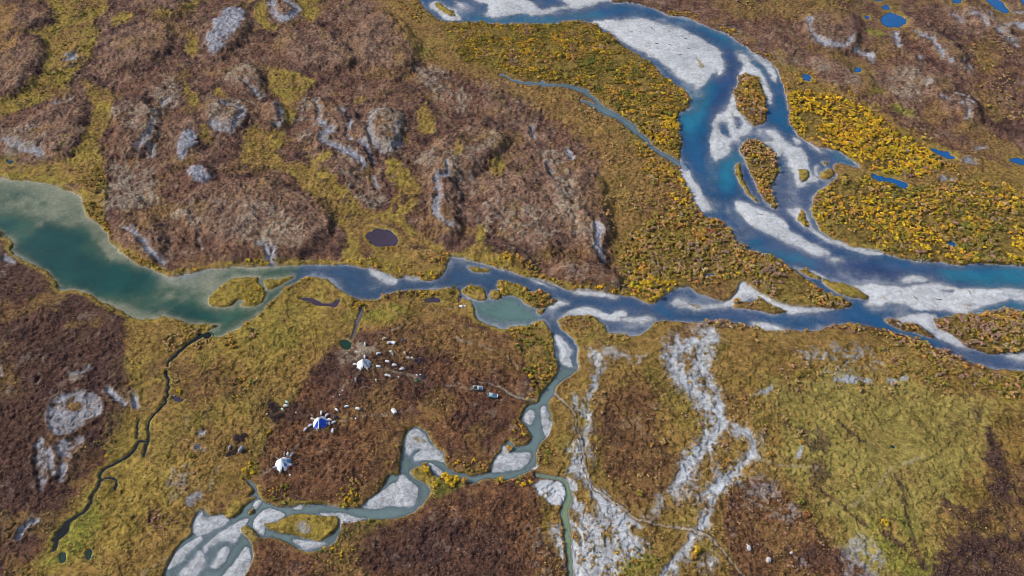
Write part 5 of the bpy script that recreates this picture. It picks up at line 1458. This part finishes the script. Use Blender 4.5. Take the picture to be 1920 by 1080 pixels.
tufts('heath_scrub', 'knee high brown and purple dwarf heath covering the peat mounds', 42000, ('heath', 'warm', 'pink', 'dark'),
      [(98, 70, 58), (84, 60, 54), (112, 84, 70), (106, 78, 56), (74, 52, 48), (122, 94, 78)], 0.25, 0.65)
tufts('grass_tussocks', 'olive and straw coloured grass tussocks covering the boggy meadows', 24000, ('moss', 'meadow', 'tan', 'under', 'green'),
      [(142, 120, 60), (122, 104, 50), (166, 140, 82), (140, 113, 62), (110, 98, 48)], 0.3, 0.7)
print('shrubs', len(allsh), len(ind))

# ------------------------------------------------------------------ the camp: plain materials with some wear
def plain(name, c0, c1=None, scale=2.0, rough=0.75, metal=0.0):
    s = NT(name)
    a = tuple(srgb(c0))
    b = tuple(srgb(c1 if c1 else tuple(int(q * 0.8) for q in c0)))
    s.l(s.mix(s.ramp(s.noise(s.objco(), scale, 3, 0.6), 0.35, 0.65), a, b), s.b.inputs['Base Color'])
    s.b.inputs['Roughness'].default_value = rough
    s.b.inputs['Metallic'].default_value = metal
    return s.m


M = dict(
    canvas=plain('white_canvas', (236, 240, 244), (208, 216, 226), 0.9),
    canvas2=plain('pale_canvas', (232, 234, 236), (208, 214, 222), 1.2),
    blue=plain('blue_tarpaulin', (28, 84, 214), (20, 66, 186), 1.0, 0.5),
    sky=plain('light_blue_tarpaulin', (96, 160, 206), (70, 130, 190), 1.0, 0.5),
    wood=plain('weathered_wood', (150, 134, 112), (110, 94, 78), 3.0),
    dark=plain('dark_wood', (64, 52, 46), (44, 36, 34), 3.0),
    white=plain('white_cover', (236, 236, 238), (204, 204, 210), 2.0),
    grey=plain('grey_cover', (176, 176, 192), (140, 142, 160), 2.0),
    cream=plain('cream_cover', (212, 196, 176), (180, 160, 140), 2.0),
    mint=plain('pale_green_cover', (198, 222, 208), (170, 196, 184), 2.0),
    green=plain('green_tarpaulin', (36, 136, 96), (28, 108, 80), 2.0),
    navy=plain('dark_blue_cover', (50, 62, 96), (36, 44, 70), 2.0),
    purple=plain('dark_hides', (70, 60, 86), (48, 42, 56), 2.0),
    red=plain('red_cloth', (178, 58, 44), (140, 44, 36), 2.0),
    hull=plain('grey_green_paint', (86, 100, 100), (62, 74, 74), 1.5, 0.55),
    paleblue=plain('pale_blue_paint', (176, 204, 218), (146, 176, 192), 1.2, 0.45),
    cabwhite=plain('off_white_paint', (212, 210, 202), (180, 178, 170), 1.2, 0.5),
    glass=plain('dark_glass', (30, 38, 46), (20, 26, 32), 1.0, 0.1),
    rubber=plain('track_rubber', (42, 40, 40), (28, 26, 26), 2.0, 0.85),
    bluebox=plain('blue_box_paint', (66, 108, 150), (48, 84, 124), 1.5, 0.5),
    twig=plain('brushwood_twigs', (74, 56, 58), (46, 34, 40), 2.0, 0.9),
    drift=plain('bleached_driftwood', (120, 106, 96), (82, 70, 62), 2.0, 0.9),
    stone=plain('pale_stone', (206, 204, 208), (160, 156, 162), 1.5, 0.9),
)


class MB:
    def __init__(self):
        self.v, self.f = [], []

    def box(self, c, s, rz=0.0, taper=1.0, bev=0.0):
        """box centred at c with size s; taper shrinks the top; bev chamfers the upper rim"""
        x, y, z = s[0] / 2, s[1] / 2, s[2] / 2
        cr, sr = math.cos(rz), math.sin(rz)
        rings = [(-z, 1.0, 0)]
        if bev:
            rings += [(z - bev, taper, 0), (z, taper, bev)]
        else:
            rings += [(z, taper, 0)]
        b = len(self.v)
        for (h, t, e) in rings:
            for sx, sy in ((-1, -1), (1, -1), (1, 1), (-1, 1)):
                px, py = sx * (x * t - e), sy * (y * t - e)
                self.v.append((c[0] + px * cr - py * sr, c[1] + px * sr + py * cr, c[2] + h))
        n = len(rings)
        self.f.append((b + 3, b + 2, b + 1, b))
        for r in range(n - 1):
            for i in range(4):
                j = (i + 1) % 4
                self.f.append((b + r * 4 + i, b + r * 4 + j, b + r * 4 + 4 + j, b + r * 4 + 4 + i))
        t = b + (n - 1) * 4
        self.f.append((t, t + 1, t + 2, t + 3))
        return self

    def bar(self, p0, p1, r0, r1=None, n=6):
        r1 = r0 if r1 is None else r1
        p0, p1 = Vector(p0), Vector(p1)
        d = (p1 - p0).normalized()
        a = d.orthogonal().normalized()
        c = d.cross(a)
        b = len(self.v)
        for (p, r) in ((p0, r0), (p1, r1)):
            for i in range(n):
                t = 2 * math.pi * i / n
                self.v.append(tuple(p + a * (r * math.cos(t)) + c * (r * math.sin(t))))
        for i in range(n):
            j = (i + 1) % n
            self.f.append((b + i, b + j, b + n + j, b + n + i))
        self.f.append(tuple(b + i for i in range(n))[::-1])
        self.f.append(tuple(b + n + i for i in range(n)))
        return self

    def chain(self, pts, r, n=5):
        for a, b in zip(pts[:-1], pts[1:]):
            self.bar(a, b, r, r, n)
        return self

    def heap(self, c, s, seed, n=10, m=5, rough=0.14):
        """rounded irregular load lying on its base"""
        r = random.Random(seed)
        b = len(self.v)
        for j in range(m):
            t = j / (m - 1)
            w_ = math.cos(t * math.pi / 2 * 0.92) ** 0.55
            for i in range(n):
                a = 2 * math.pi * i / n
                ca, sa = math.cos(a), math.sin(a)
                k = (abs(ca) ** 3 + abs(sa) ** 3) ** (-1 / 3.0)
                q = 1 + r.uniform(-rough, rough)
                self.v.append((c[0] + s[0] / 2 * ca * k * w_ * q, c[1] + s[1] / 2 * sa * k * w_ * q, c[2] + s[2] * math.sin(t * math.pi / 2) * (1 + r.uniform(-rough, rough) * (t > 0))))
        for j in range(m - 1):
            for i in range(n):
                k = (i + 1) % n
                self.f.append((b + j * n + i, b + j * n + k, b + j * n + n + k, b + j * n + n + i))
        self.f.append(tuple(b + (m - 1) * n + i for i in range(n)))
        self.f.append(tuple(b + i for i in range(n))[::-1])
        return self

    def mesh(self, name, mat):
        me_ = bpy.data.meshes.new(name)
        me_.from_pydata(self.v, [], self.f)
        me_.materials.append(mat)
        me_.update()
        return me_

    def build(self, name, mat, parent=None):
        return link(name, self.mesh(name, mat), parent)


def heading(u, v, deg):
    """direction on the ground of a line drawn at deg (clockwise from right) on the map at u, v"""
    a = math.radians(deg)
    x0, y0 = ground_xy(u, v)
    x1, y1 = ground_xy(u + 4 * math.cos(a), v + 4 * math.sin(a))
    return math.atan2(float(y1 - y0), float(x1 - x0))


# --- conical tents
def tent(u, v, R, H, label, seed, panels=(), pole_deg=None):
    R, H = R * 1.08, H * 1.05
    r = random.Random(seed)
    p = place(u, v)
    root = empty('conical_tent', p - Vector((0, 0, 0.1)))
    tag(root, label, 'tent', 'conical pole tents of the camp')
    n = 24
    apex_r = 0.22
    off = [r.uniform(-0.06, 0.06) for _ in range(n)]

    def pt(i, t, grow=0.0):
        a = 2 * math.pi * i / n
        sag = 1 - 0.03 * math.sin(t * math.pi) * (1 if i % 2 else 0.2)
        rad = (R * (1 + off[i % n] * (1 - t)) * (1 - t) + apex_r * t) * sag + grow
        return (rad * math.cos(a), rad * math.sin(a), H * t + grow * 0.7)
    rows = 7
    vs, fs = [], []
    for j in range(rows):
        for i in range(n):
            vs.append(pt(i, j / (rows - 1)))
    door = (n * 3) // 4
    for j in range(rows - 1):
        for i in range(n):
            k = (i + 1) % n
            fs.append((j * n + i, j * n + k, j * n + n + k, j * n + n + i))
    mb = MB()
    mb.v, mb.f = vs, fs
    cov = mb.build('cover', M['canvas'], root)
    for (i0, i1, t0, t1, mat) in panels:
        mb = MB()
        m = i1 - i0 + 1
        for j in range(5):
            for i in range(i0, i1 + 1):
                mb.v.append(pt(i, t0 + (t1 - t0) * j / 4, 0.05))
        for j in range(4):
            for i in range(m - 1):
                mb.f.append((j * m + i, j * m + i + 1, j * m + m + i + 1, j * m + m + i))
        mb.build('tarpaulin_panel', M[mat], root)
    # door flap folded back and the dark smoke slit beside it
    mb = MB()
    for t in (0.0, 0.38):
        for i in (door, door + 1):
            mb.v.append(pt(i, t, 0.09))
    mb.f.append((0, 1, 3, 2))
    mb.build('door_flap', M['dark'], root)
    for k in range(9):
        a = 2 * math.pi * k / 9 + r.uniform(-0.2, 0.2)
        L = r.uniform(0.7, 1.3)
        ca, sa = math.cos(a), math.sin(a)
        MB().bar((apex_r * 0.8 * ca, apex_r * 0.8 * sa, H - 0.1), (-0.55 * L * ca, -0.55 * L * sa, H + L), 0.05, 0.035, 5).build('pole', M['wood'], root)
    if pole_deg is not None:
        h_ = heading(u, v, pole_deg)
        c, s = math.cos(h_), math.sin(h_)
        MB().bar((0.15 * c, 0.15 * s, H * 1.0 + 0.12), (R * 1.05 * c, R * 1.05 * s, 0.35), 0.13, 0.13, 6).build('outer_pole', M['dark'], root)
    for k in range(8):
        a = 2 * math.pi * (k + 0.3) / 8
        mb = MB().bar((R * 0.98 * math.cos(a), R * 0.98 * math.sin(a), 0.25), (R * 1.22 * math.cos(a), R * 1.22 * math.sin(a), 0.0), 0.02, 0.02, 4)
        mb.build('guy_rope', M['wood'], root)
    return root


tent(683, 687.5, 3.9, 4.6, 'large plain white conical tent with a dark pole leaning across its cover', 1, (), 35)
tent(602, 797, 3.9, 4.6, 'conical tent covered half with bright blue tarpaulin and half with white canvas', 2,
     ((15, 17, 0.02, 0.7, 'blue'), (18, 25, 0.02, 0.86, 'blue')), None)
tent(533, 874, 4.0, 4.4, 'white conical tent patched with light blue cloth, lowest of the three tents', 3,
     ((0, 3, 0.1, 0.5, 'sky'), (20, 22, 0.30, 0.62, 'sky'), (4, 5, 0.02, 0.35, 'blue')), None)


# --- sledges
def sledge_parts():
    def runner(s):
        y = 0.36 * s
        return MB().chain([(-1.55, y, 0.05), (0.9, y, 0.05), (1.35, y, 0.16), (1.7, y, 0.42)], 0.055)
    def post(x, s):
        return MB().bar((x, 0.36 * s, 0.06), (x - 0.1, 0.28 * s, 0.5), 0.035, 0.03, 5)
    deck = MB()
    for s in range(-3, 4):
        deck.box((-0.05, s * 0.095, 0.52), (2.9, 0.075, 0.04))
    for x in (-1.0, -0.3, 0.4, 1.0):
        deck.box((x, 0, 0.485), (0.07, 0.68, 0.03))
    return runner, post, deck


_runner, _post, _deck = sledge_parts()
SL = dict(runner=[_runner(1).mesh('runner', M['wood']), _runner(-1).mesh('runner', M['wood'])],
          post=[_post(x, s).mesh('post', M['wood']) for x in (-0.9, -0.2, 0.5) for s in (1, -1)],
          deck=[_deck.mesh('deck', M['wood'])])
LOADS = {}


def load_mesh(mat, k):
    if (mat, k) not in LOADS:
        sz = [(2.3, 1.0, 0.85), (2.6, 1.15, 1.0), (1.5, 0.95, 0.8), (3.2, 1.3, 1.15)][k]
        LOADS[(mat, k)] = MB().heap((-0.1, 0, 0.54), sz, 7 * k + len(LOADS), 14, 6, 0.07).mesh('load', M[mat])
    return LOADS[(mat, k)]


ROPES = [MB().chain([(x - 0.1, -0.62, 0.55), (x - 0.1, -0.4, 1.28), (x - 0.1, 0.4, 1.28), (x - 0.1, 0.62, 0.55)], 0.03, 4).mesh('lashing', M['dark']) for x in (-0.7, 0.0, 0.7)]


def sledge(u, v, deg, mat, k, label, scale=1.0, name='loaded_sledge'):
    p = place(u, v)
    root = empty(name, p, heading(u, v, deg))
    root.scale = (scale * 1.12,) * 3
    tag(root, label, 'sledge', 'sledges parked around the tents')
    for key in ('runner', 'post', 'deck'):
        for m_ in SL[key]:
            link(key, m_, root)
    if mat:
        link('load', load_mesh(mat, k), root)
        if k in (1, 3):
            for m_ in ROPES:
                link('lashing', m_, root)
    return root


A = 'large plain white tent'
B = 'blue and white tent'
C_ = 'white tent patched with light blue'
SLEDGES = [
    (684.4, 672.5, 88, 'white', 0, 'white covered sledge directly behind the top of the ' + A),
    (667, 687.5, 5, 'white', 0, 'white covered sledge on the left side of the ' + A),
    (678, 699, 110, 'white', 2, 'white covered sledge in front of the ' + A + ', left of two'),
    (690, 697.5, 70, 'cream', 2, 'pale covered sledge in front of the ' + A + ', right of two'),
    (667.5, 677, 35, None, 0, 'empty wooden sledge behind the left side of the ' + A),
    (698, 689, 25, None, 0, 'empty wooden sledge on the right side of the ' + A),
    (722, 640.5, -15, 'cream', 0, 'cream covered sledge farthest up, left of the white and dark pair'),
    (731, 647, -10, 'white', 1, 'broad white and dark loaded sledge, left of the pair near the top of the camp'),
    (756.5, 642.5, 30, 'navy', 0, 'dark blue loaded sledge at the top right of the camp'),
    (685, 649, 80, 'mint', 0, 'pale green covered sledge standing alone above the ' + A),
    (711, 668, -15, 'white', 1, 'white loaded sledge with a long pole behind, upper right of the ' + A),
    (734, 664.5, 20, 'mint', 2, 'pale green loaded sledge in the middle of the upper camp'),
    (737, 668.5, 60, 'grey', 2, 'small grey loaded sledge touching the pale green one in the middle of the upper camp'),
    (760, 668, 55, 'cream', 2, 'cream loaded sledge on the right of the upper camp, above the grey pair'),
    (727.5, 681.5, 15, 'white', 1, 'white loaded sledge right of the ' + A + ', second row'),
    (740.5, 689.5, 5, 'white', 1, 'white and dark loaded sledge right of the ' + A + ', third row'),
    (711, 692, 10, 'white', 1, 'white loaded sledge just beyond the empty sledge beside the ' + A),
    (755, 697, -5, 'white', 1, 'white loaded sledge with poles lying above it, right side of the upper camp'),
    (767, 676, 15, 'grey', 0, 'grey covered sledge left of the dark heap of hides'),
    (774.5, 678.5, 25, 'cream', 2, 'small pale loaded sledge between the grey sledge and the dark heap of hides'),
    (726.5, 709, 10, 'white', 0, 'white covered sledge below the upper camp, left of two end to end'),
    (732, 710.5, 15, 'white', 2, 'white covered sledge below the upper camp, right of two end to end'),
    (706, 718, 80, 'cream', 2, 'pale pinkish loaded sledge lowest below the upper camp'),
    (668.5, 719.5, 85, 'grey', 2, 'grey loaded sledge below and left of the ' + A),
    (603.5, 778, 95, 'white', 0, 'white covered sledge pointing up behind the ' + B),
    (614, 782, -40, 'white', 0, 'white covered sledge at the upper right of the ' + B),
    (587.5, 789, 10, 'cream', 0, 'cream covered sledge at the upper left of the ' + B),
    (584, 780.5, 45, None, 0, 'empty wooden sledge above the left side of the ' + B),
    (582.5, 802, -35, 'white', 0, 'white covered sledge touching the lower left of the ' + B),
    (574, 808.5, -50, 'white', 0, 'white covered sledge farthest out, lower left of the ' + B),
    (619, 791, 8, 'white', 0, 'white covered sledge right of the ' + B + ', topmost of the close group'),
    (618.5, 798.5, 85, 'white', 2, 'short white sledge right of the ' + B + ', between three others'),
    (627, 795, -25, 'white', 0, 'white covered sledge right of the ' + B + ', outermost of three'),
    (613, 798, 10, 'mint', 2, 'small pale sledge tight against the right side of the ' + B),
    (625, 812, 95, 'white', 1, 'white loaded sledge standing apart at the lower right of the ' + B),
    (632.6, 773, 35, 'white', 0, 'white covered sledge above and right of the ' + B),
    (631.5, 786, 5, 'navy', 0, 'dark loaded sledge right of the ' + B),
    (652, 767.5, -8, 'white', 0, 'white covered sledge between the ' + B + ' and the upper camp'),
    (673, 774, 15, 'white', 1, 'white loaded sledge farthest right of the ' + B),
    (596, 808, 100, 'cream', 2, 'pale covered sledge in front of the ' + B),
    (534, 854, 92, None, 0, 'empty wooden sledge behind the ' + C_),
    (540.6, 855.5, 100, 'white', 2, 'short white loaded sledge behind the ' + C_),
    (549.5, 856.5, -55, 'grey', 0, 'grey covered sledge at the upper right of the ' + C_),
    (521, 862, 35, None, 0, 'empty wooden sledge at the upper left of the ' + C_),
    (518, 881, 10, 'grey', 2, 'grey loaded sledge at the lower left of the ' + C_),
    (528, 888, -70, 'white', 2, 'white loaded sledge in front of the ' + C_),
    (547, 877, 0, 'white', 2, 'white loaded sledge on the right side of the ' + C_),
    (454, 847, -55, 'grey', 3, 'big grey tarpaulin covered sledge, larger of two left of the tents'),
    (432, 841, -60, 'grey', 0, 'grey covered sledge, smaller of two at the far left of the camp'),
    (537.5, 764.5, 5, 'white', 1, 'white loaded sledge beside the two dark brush heaps'),
    (539, 757, 30, 'mint', 0, 'pale green covered sledge above the white one beside the brush heaps'),
    (531.5, 772, 35, 'mint', 2, 'small pale green loaded sledge below the white one beside the brush heaps'),
]
for s in SLEDGES:
    sledge(s[0], s[1], s[2], s[3], s[4], s[5], 1.0 if s[4] != 3 else 1.15, 'loaded_sledge' if s[3] else 'empty_sledge')


# --- bundles and boxes lying about
def bundle(u, v, size, mat, label, cat, name, seed, deg=0):
    p = place(u, v)
    mb = MB().heap((0, 0, -0.05), size, seed, 12, 5, 0.12)
    o = mb.build(name, M[mat])
    o.location = p
    o.rotation_euler = (0, 0, heading(u, v, deg))
    knot = MB().bar((-0.05 * size[0], -size[1] * 0.53, size[2] * 0.45), (0.0, size[1] * 0.53, size[2] * 0.5), 0.03, 0.03, 5)
    knot.build('cord', M['dark'], o)
    return tag(o, label, cat)


for i, b in enumerate([
    (669, 662, (1.2, 0.8, 0.6), 'white', 'small white bundle on the ground up and left of the ' + A, 'bundle'),
    (651, 663, (1.6, 0.6, 0.5), 'cream', 'pale bundle at the far left above the ' + A, 'bundle'),
    (658, 713.5, (1.2, 0.8, 0.6), 'red', 'small reddish bundle below and left of the ' + A, 'bundle'),
    (748, 711.5, (1.2, 1.1, 0.8), 'cream', 'pale round bundle right of the two end to end sledges', 'bundle'),
    (670, 694, (0.9, 0.9, 0.6), 'cream', 'small pale bundle at the lower left foot of the ' + A, 'bundle'),
    (668, 789.5, (1.1, 0.8, 0.6), 'white', 'small white bundle far right of the ' + B, 'bundle'),
    (643.5, 736.7, (1.0, 0.7, 0.5), 'white', 'small white bundle on bare heath, upper of two between the camps', 'bundle'),
    (638, 745, (1.0, 0.7, 0.5), 'white', 'small white bundle on bare heath, lower of two between the camps', 'bundle'),
    (556, 777, (0.9, 0.8, 0.6), 'white', 'tiny white bundle between the brush heaps and the ' + B, 'bundle'),
    (502, 780, (1.1, 0.8, 0.6), 'cream', 'pale bundle on the left of the brush heaps', 'bundle'),
    (545, 894, (1.3, 0.8, 0.6), 'white', 'white bundle lying in front of the ' + C_, 'bundle'),
    (542, 881, (1.6, 1.2, 0.8), 'red', 'orange red bundle at the lower right foot of the ' + C_, 'bundle'),
    (781, 719, (2.0, 1.4, 0.9), 'green', 'green tarpaulin bundle at the right end of the upper camp', 'bundle'),
    (782, 708.5, (1.4, 0.8, 0.7), 'white', 'white bundle just above the green tarpaulin bundle', 'bundle'),
    (789, 707.5, (0.9, 0.8, 0.7), 'white', 'small white bundle beside the dark purple heap at the right end of the camp', 'bundle'),
    (871.5, 575, (1.6, 1.3, 0.9), 'white', 'smaller white bundle on the point beside the pale lagoon', 'bundle'),
    (865, 576, (2.6, 1.5, 1.1), 'white', 'larger white covered bundle on the point beside the pale lagoon', 'bundle'),
    (705.5, 657, (0.9, 0.7, 0.5), 'red', 'small red bundle in the heath above the long pole sledge', 'bundle'),
    (736, 652, (0.7, 0.7, 0.5), 'cream', 'small pale bundle below the white and dark sledge pair', 'bundle'),
    (626, 749, (0.8, 0.7, 0.5), 'cream', 'tiny pale bundle on the heath above the ' + B, 'bundle'),
]):
    bundle(b[0], b[1], b[2], b[3], b[4], b[5], 'tied_bundle', 40 + i, rnd.uniform(0, 90))

# white box tents and the storage box
def box_tent(u, v, size, mat, label, deg, cat, name):
    p = place(u, v)
    root = empty(name, p, heading(u, v, deg))
    tag(root, label, cat)
    x, y, z = size
    mb = MB().box((0, 0, z * 0.35), (x, y, z * 0.7))
    mb.build('wall', M[mat], root)
    r_ = MB()
    e = 0.12
    r_.v = [(-x / 2 - e, -y / 2 - e, z * 0.7), (x / 2 + e, -y / 2 - e, z * 0.7), (x / 2 + e, y / 2 + e, z * 0.7), (-x / 2 - e, y / 2 + e, z * 0.7), (-x / 2 - e, 0, z), (x / 2 + e, 0, z)]
    r_.f = [(0, 1, 5, 4), (2, 3, 4, 5), (1, 2, 5), (3, 0, 4), (3, 2, 1, 0)]
    r_.build('roof', M[mat], root)
    MB().box((x * 0.1, -y / 2 - 0.02, z * 0.3), (x * 0.25, 0.03, z * 0.5)).build('door', M['dark'], root)
    return root


box_tent(739.7, 777.5, (2.7, 2.1, 1.7), 'white', 'small white box tent alone on the heath right of the tents', 55, 'tent', 'box_tent')
box_tent(738.3, 647, (1.9, 1.7, 1.5), 'canvas2', 'white box shaped tent touching the broad loaded sledge at the top of the camp', 20, 'tent', 'box_tent')


# dark heaps
def brush_heap(u, v, rad, label, seed, mat='twig'):
    r = random.Random(seed)
    p = place(u, v)
    mb = MB()
    lobes = [(r.uniform(-0.6, 0.6) * rad, r.uniform(-0.5, 0.5) * rad, rad * r.uniform(0.3, 0.6)) for _ in range(6)]
    for i in range(420):
        lx, ly, lr = lobes[i % 6]
        a, q = r.uniform(0, 6.28), lr * math.sqrt(r.random())
        x, y = lx + q * math.cos(a), ly + q * math.sin(a)
        z = (1.1 - (q / lr) ** 2) * lr * 0.5 * r.uniform(0.2, 1) + 0.05
        d = r.uniform(0, 6.28)
        L = r.uniform(0.3, 0.8)
        mb.bar((x - L * math.cos(d), y - L * math.sin(d), z - 0.15), (x + L * math.cos(d), y + L * math.sin(d), z + r.uniform(-0.1, 0.4)), 0.075, 0.03, 3)
    o = mb.build('brush_heap', M[mat])
    o.location = p
    return tag(o, label, 'brush heap', 'dark heaps around the camp')


brush_heap(516, 765, 4.2, 'dark heap of brushwood, upper of two left of the blue and white tent', 1)
brush_heap(517, 787, 4.4, 'dark heap of brushwood, lower of two left of the blue and white tent', 2)
brush_heap(449, 826, 3.2, 'dark heap of brushwood above the big grey covered sledge', 3)
brush_heap(456, 820, 2.4, 'smallest dark brushwood heap, touching the one above the big grey sledge', 6)
brush_heap(433, 852, 2.8, 'dark heap of brushwood below the smaller grey sledge', 4)
brush_heap(785, 682, 3.0, 'dark heap of hides and brushwood at the right of the upper camp', 5, 'purple')
brush_heap(795, 711, 2.2, 'dark purple heap beside the green tarpaulin bundle', 7, 'purple')

# loose poles
for i, (u0, v0, u1, v1, lab) in enumerate([
    (577, 809, 614, 813, 'long pale pole lying on the ground in front of the blue and white tent'),
    (664, 674, 680, 671, 'thin pole lying behind the large plain white tent'),
    (690, 715, 725, 716, 'long thin pole lying below the upper camp'),
    (744, 714, 756, 716, 'short pale pole lying right of the pale round bundle'),
    (752, 691, 764, 693, 'pair pole lying above the white sledge on the right of the upper camp'),
    (713, 670, 718, 675, 'pole lying behind the white sledge up and right of the large tent'),
    (655, 716, 665, 722, 'thin pole lying beside the grey sledge below and left of the large tent'),
    (699, 676, 700, 682, 'short pole standing propped right of the large plain white tent')]):
    a, b = place(u0, v0), place(u1, v1)
    up = Vector((0, 0, 0.22))
    o = MB().bar(a + up, (a + b) / 2 + up * 1.6, 0.10, 0.09, 6).bar((a + b) / 2 + up * 1.6, b + up, 0.09, 0.06, 6).build('wooden_pole', M['wood'])
    tag(o, lab, 'pole')


# --- tracked carriers
def carrier(u, v, deg, label, kind):
    p = place(u, v)
    root = empty('tracked_carrier', p, heading(u, v, deg))
    tag(root, label, 'tracked vehicle', 'tracked vehicles parked right of the camp')
    for s in (1, -1):
        y = 1.05 * s
        tr = MB()
        prof = [(-2.9, 0.55), (-2.5, 0.08), (2.2, 0.08), (3.0, 0.6), (2.8, 0.9), (-2.6, 0.9)]
        b = len(tr.v)
        for yy in (y - 0.24, y + 0.24):
            for (px, pz) in prof:
                tr.v.append((px, yy, pz))
        n = len(prof)
        for i in range(n):
            j = (i + 1) % n
            tr.f.append((b + i, b + j, b + n + j, b + n + i))
        tr.f.append(tuple(range(b, b + n)))
        tr.f.append(tuple(range(b + n, b + 2 * n))[::-1])
        t_ = tr.build('track', M['rubber'], root)
        for k in range(5):
            MB().bar((-2.0 + k * 0.95, y + 0.20 * s, 0.46), (-2.0 + k * 0.95, y + 0.30 * s, 0.46), 0.36, 0.36, 12).build('road_wheel', M['hull'], t_)
    MB().box((0, 0, 0.85), (6.0, 1.55, 0.7)).build('hull', M['hull'], root)
    MB().box((0, 0, 1.26), (6.3, 2.62, 0.12)).build('deck', M['hull'], root)
    if kind == 0:      # open bed in front with gear, white cab in the middle, blue box behind
        cab = MB().box((0.45, 0, 1.87), (1.1, 2.2, 1.1), 0, 0.92, 0.12).build('cab', M['cabwhite'], root)
        MB().box((-0.13, 0, 1.95), (0.05, 1.7, 0.5)).build('windscreen', M['glass'], cab)
        MB().box((2.0, 0.0, 1.82), (1.85, 2.2, 1.0), 0, 1.0, 0.08).build('cargo_box', M['bluebox'], root)
        MB().box((2.0, 0.55, 2.38), (1.75, 0.9, 0.12)).build('box_cover', M['grey'], root)
        MB().box((3.02, 0, 1.8), (0.14, 2.3, 0.9)).build('tailboard', M['cabwhite'], root)
        for s in (1, -1):
            MB().box((-1.5, 1.22 * s, 1.55), (2.7, 0.1, 0.45)).build('side_board', M['cabwhite'], root)
        MB().heap((-1.2, -0.2, 1.3), (1.7, 1.3, 0.7), 5, 12, 5, 0.15).build('gear', M['dark'], root)
        MB().heap((-2.3, 0.45, 1.3), (0.9, 0.9, 0.5), 6, 12, 5, 0.15).build('gear', M['white'], root)
        MB().bar((-3.0, 0.5, 1.4), (-3.5, 0.5, 1.7), 0.09, 0.2, 8).build('headlight', M['white'], root)
    else:              # long pale blue superstructure
        cab = MB().box((-1.0, 0, 1.92), (2.3, 2.3, 1.2), 0, 0.93, 0.14).build('cab', M['paleblue'], root)
        MB().box((-2.18, 0, 1.98), (0.06, 1.8, 0.5), 0).build('windscreen', M['glass'], cab)
        MB().box((-1.0, 0.0, 2.55), (0.7, 0.7, 0.08)).build('roof_hatch', M['cabwhite'], cab)
        bed = MB().box((1.55, 0, 1.6), (2.6, 2.3, 0.56), 0, 1.0, 0.06).build('cargo_bed', M['sky'], root)
        MB().box((1.5, 0, 1.98), (1.7, 1.5, 0.2)).build('load_cover', M['hull'], bed)
        MB().box((2.75, 0, 1.95), (0.35, 2.2, 0.25)).build('tailboard', M['canvas'], root)
        for s in (1, -1):
            MB().bar((-3.05, 0.8 * s, 1.35), (-3.3, 0.8 * s, 1.4), 0.13, 0.15, 8).build('headlight', M['white'], root)
    return root


carrier(895.5, 733.5, 8, 'grey tracked carrier with open bed, white cab and blue box, left of two', 0)
carrier(924, 747, 8, 'pale blue roofed tracked carrier, right of two parked on the brown heath', 1)


# --- driftwood on the bars
DW = [(1182, 60, 10, 'near the top left corner of the big gravel bar'), (1222, 55, 60, 'at the upper edge of the big gravel bar'), (1255, 60, 30, 'on the upper right of the big gravel bar'),
      (1232, 83, 0, 'beside the low scrub on the big gravel bar'), (1257, 86, 20, 'right of the low scrub on the big gravel bar'), (1290, 92, 15, 'on the right half of the big gravel bar'),
      (1286, 73, -20, 'at the upper right rim of the big gravel bar'), (1277, 104, 5, 'in the middle of the big gravel bar'), (1388, 100, 25, 'at the upstream tip of the narrow bar'),
      (1818, 551, 60, 'on the long bar at the right edge, right of the notch'), (1760, 563, 10, 'in the middle of the long bar at the right edge'), (1717, 561, 40, 'on the left part of the long bar at the right edge'),
      (1425, 403, 10, 'on the white bar below the river islands'), (895, 872, 30, 'on the gravel point of the stream near the shrub')]
for i, (u, v, d, where) in enumerate(DW):
    p = place(u, v)
    r = random.Random(900 + i)
    h_ = heading(u, v, d)
    L = r.uniform(3.0, 4.6)
    mb = MB().bar((-L / 2, 0, 0.22), (L * 0.1, 0.12, 0.3), 0.24, 0.2, 7).bar((L * 0.1, 0.12, 0.3), (L / 2, -0.1, 0.2), 0.2, 0.08, 7)
    for k in range(5):
        a = k * 1.25
        mb.bar((-L / 2, 0, 0.25), (-L / 2 - 0.35, 0.6 * math.cos(a), 0.3 + 0.5 * abs(math.sin(a))), 0.09, 0.03, 5)
    mb.bar((L * 0.15, 0.1, 0.3), (L * 0.3, 0.8, 0.5), 0.07, 0.03, 5)
    o = mb.build('driftwood_log', M['drift'])
    o.location = p
    o.rotation_euler = (0, 0, h_)
    tag(o, 'grey driftwood log stranded ' + where, 'driftwood', 'driftwood logs on the gravel bars')

# --- pale boulders at the bottom right
for i, (u, v, s, lab) in enumerate([(1403, 1030, 2.6, 'largest pale boulder on a dark bare patch at the bottom right'), (1400, 1024, 1.3, 'small pale stone touching the largest boulder at the bottom right'),
                                    (1440, 1052, 2.8, 'greyish pale boulder lowest at the bottom right'), (1483, 1038, 1.7, 'round pale boulder on the right of the rust brown knoll'),
                                    (327, 742, 1.2, 'pale stone at the small pool beside the yellow shrub')]):
    p = place(u, v)
    o = MB().heap((0, 0, -0.2), (s, s * 0.75, s * 0.55), 70 + i, 11, 6, 0.2).build('boulder', M['stone'])
    o.location = p
    o.rotation_euler = (0, 0, rnd.uniform(0, 3))
    tag(o, lab, 'boulder', 'pale boulders')
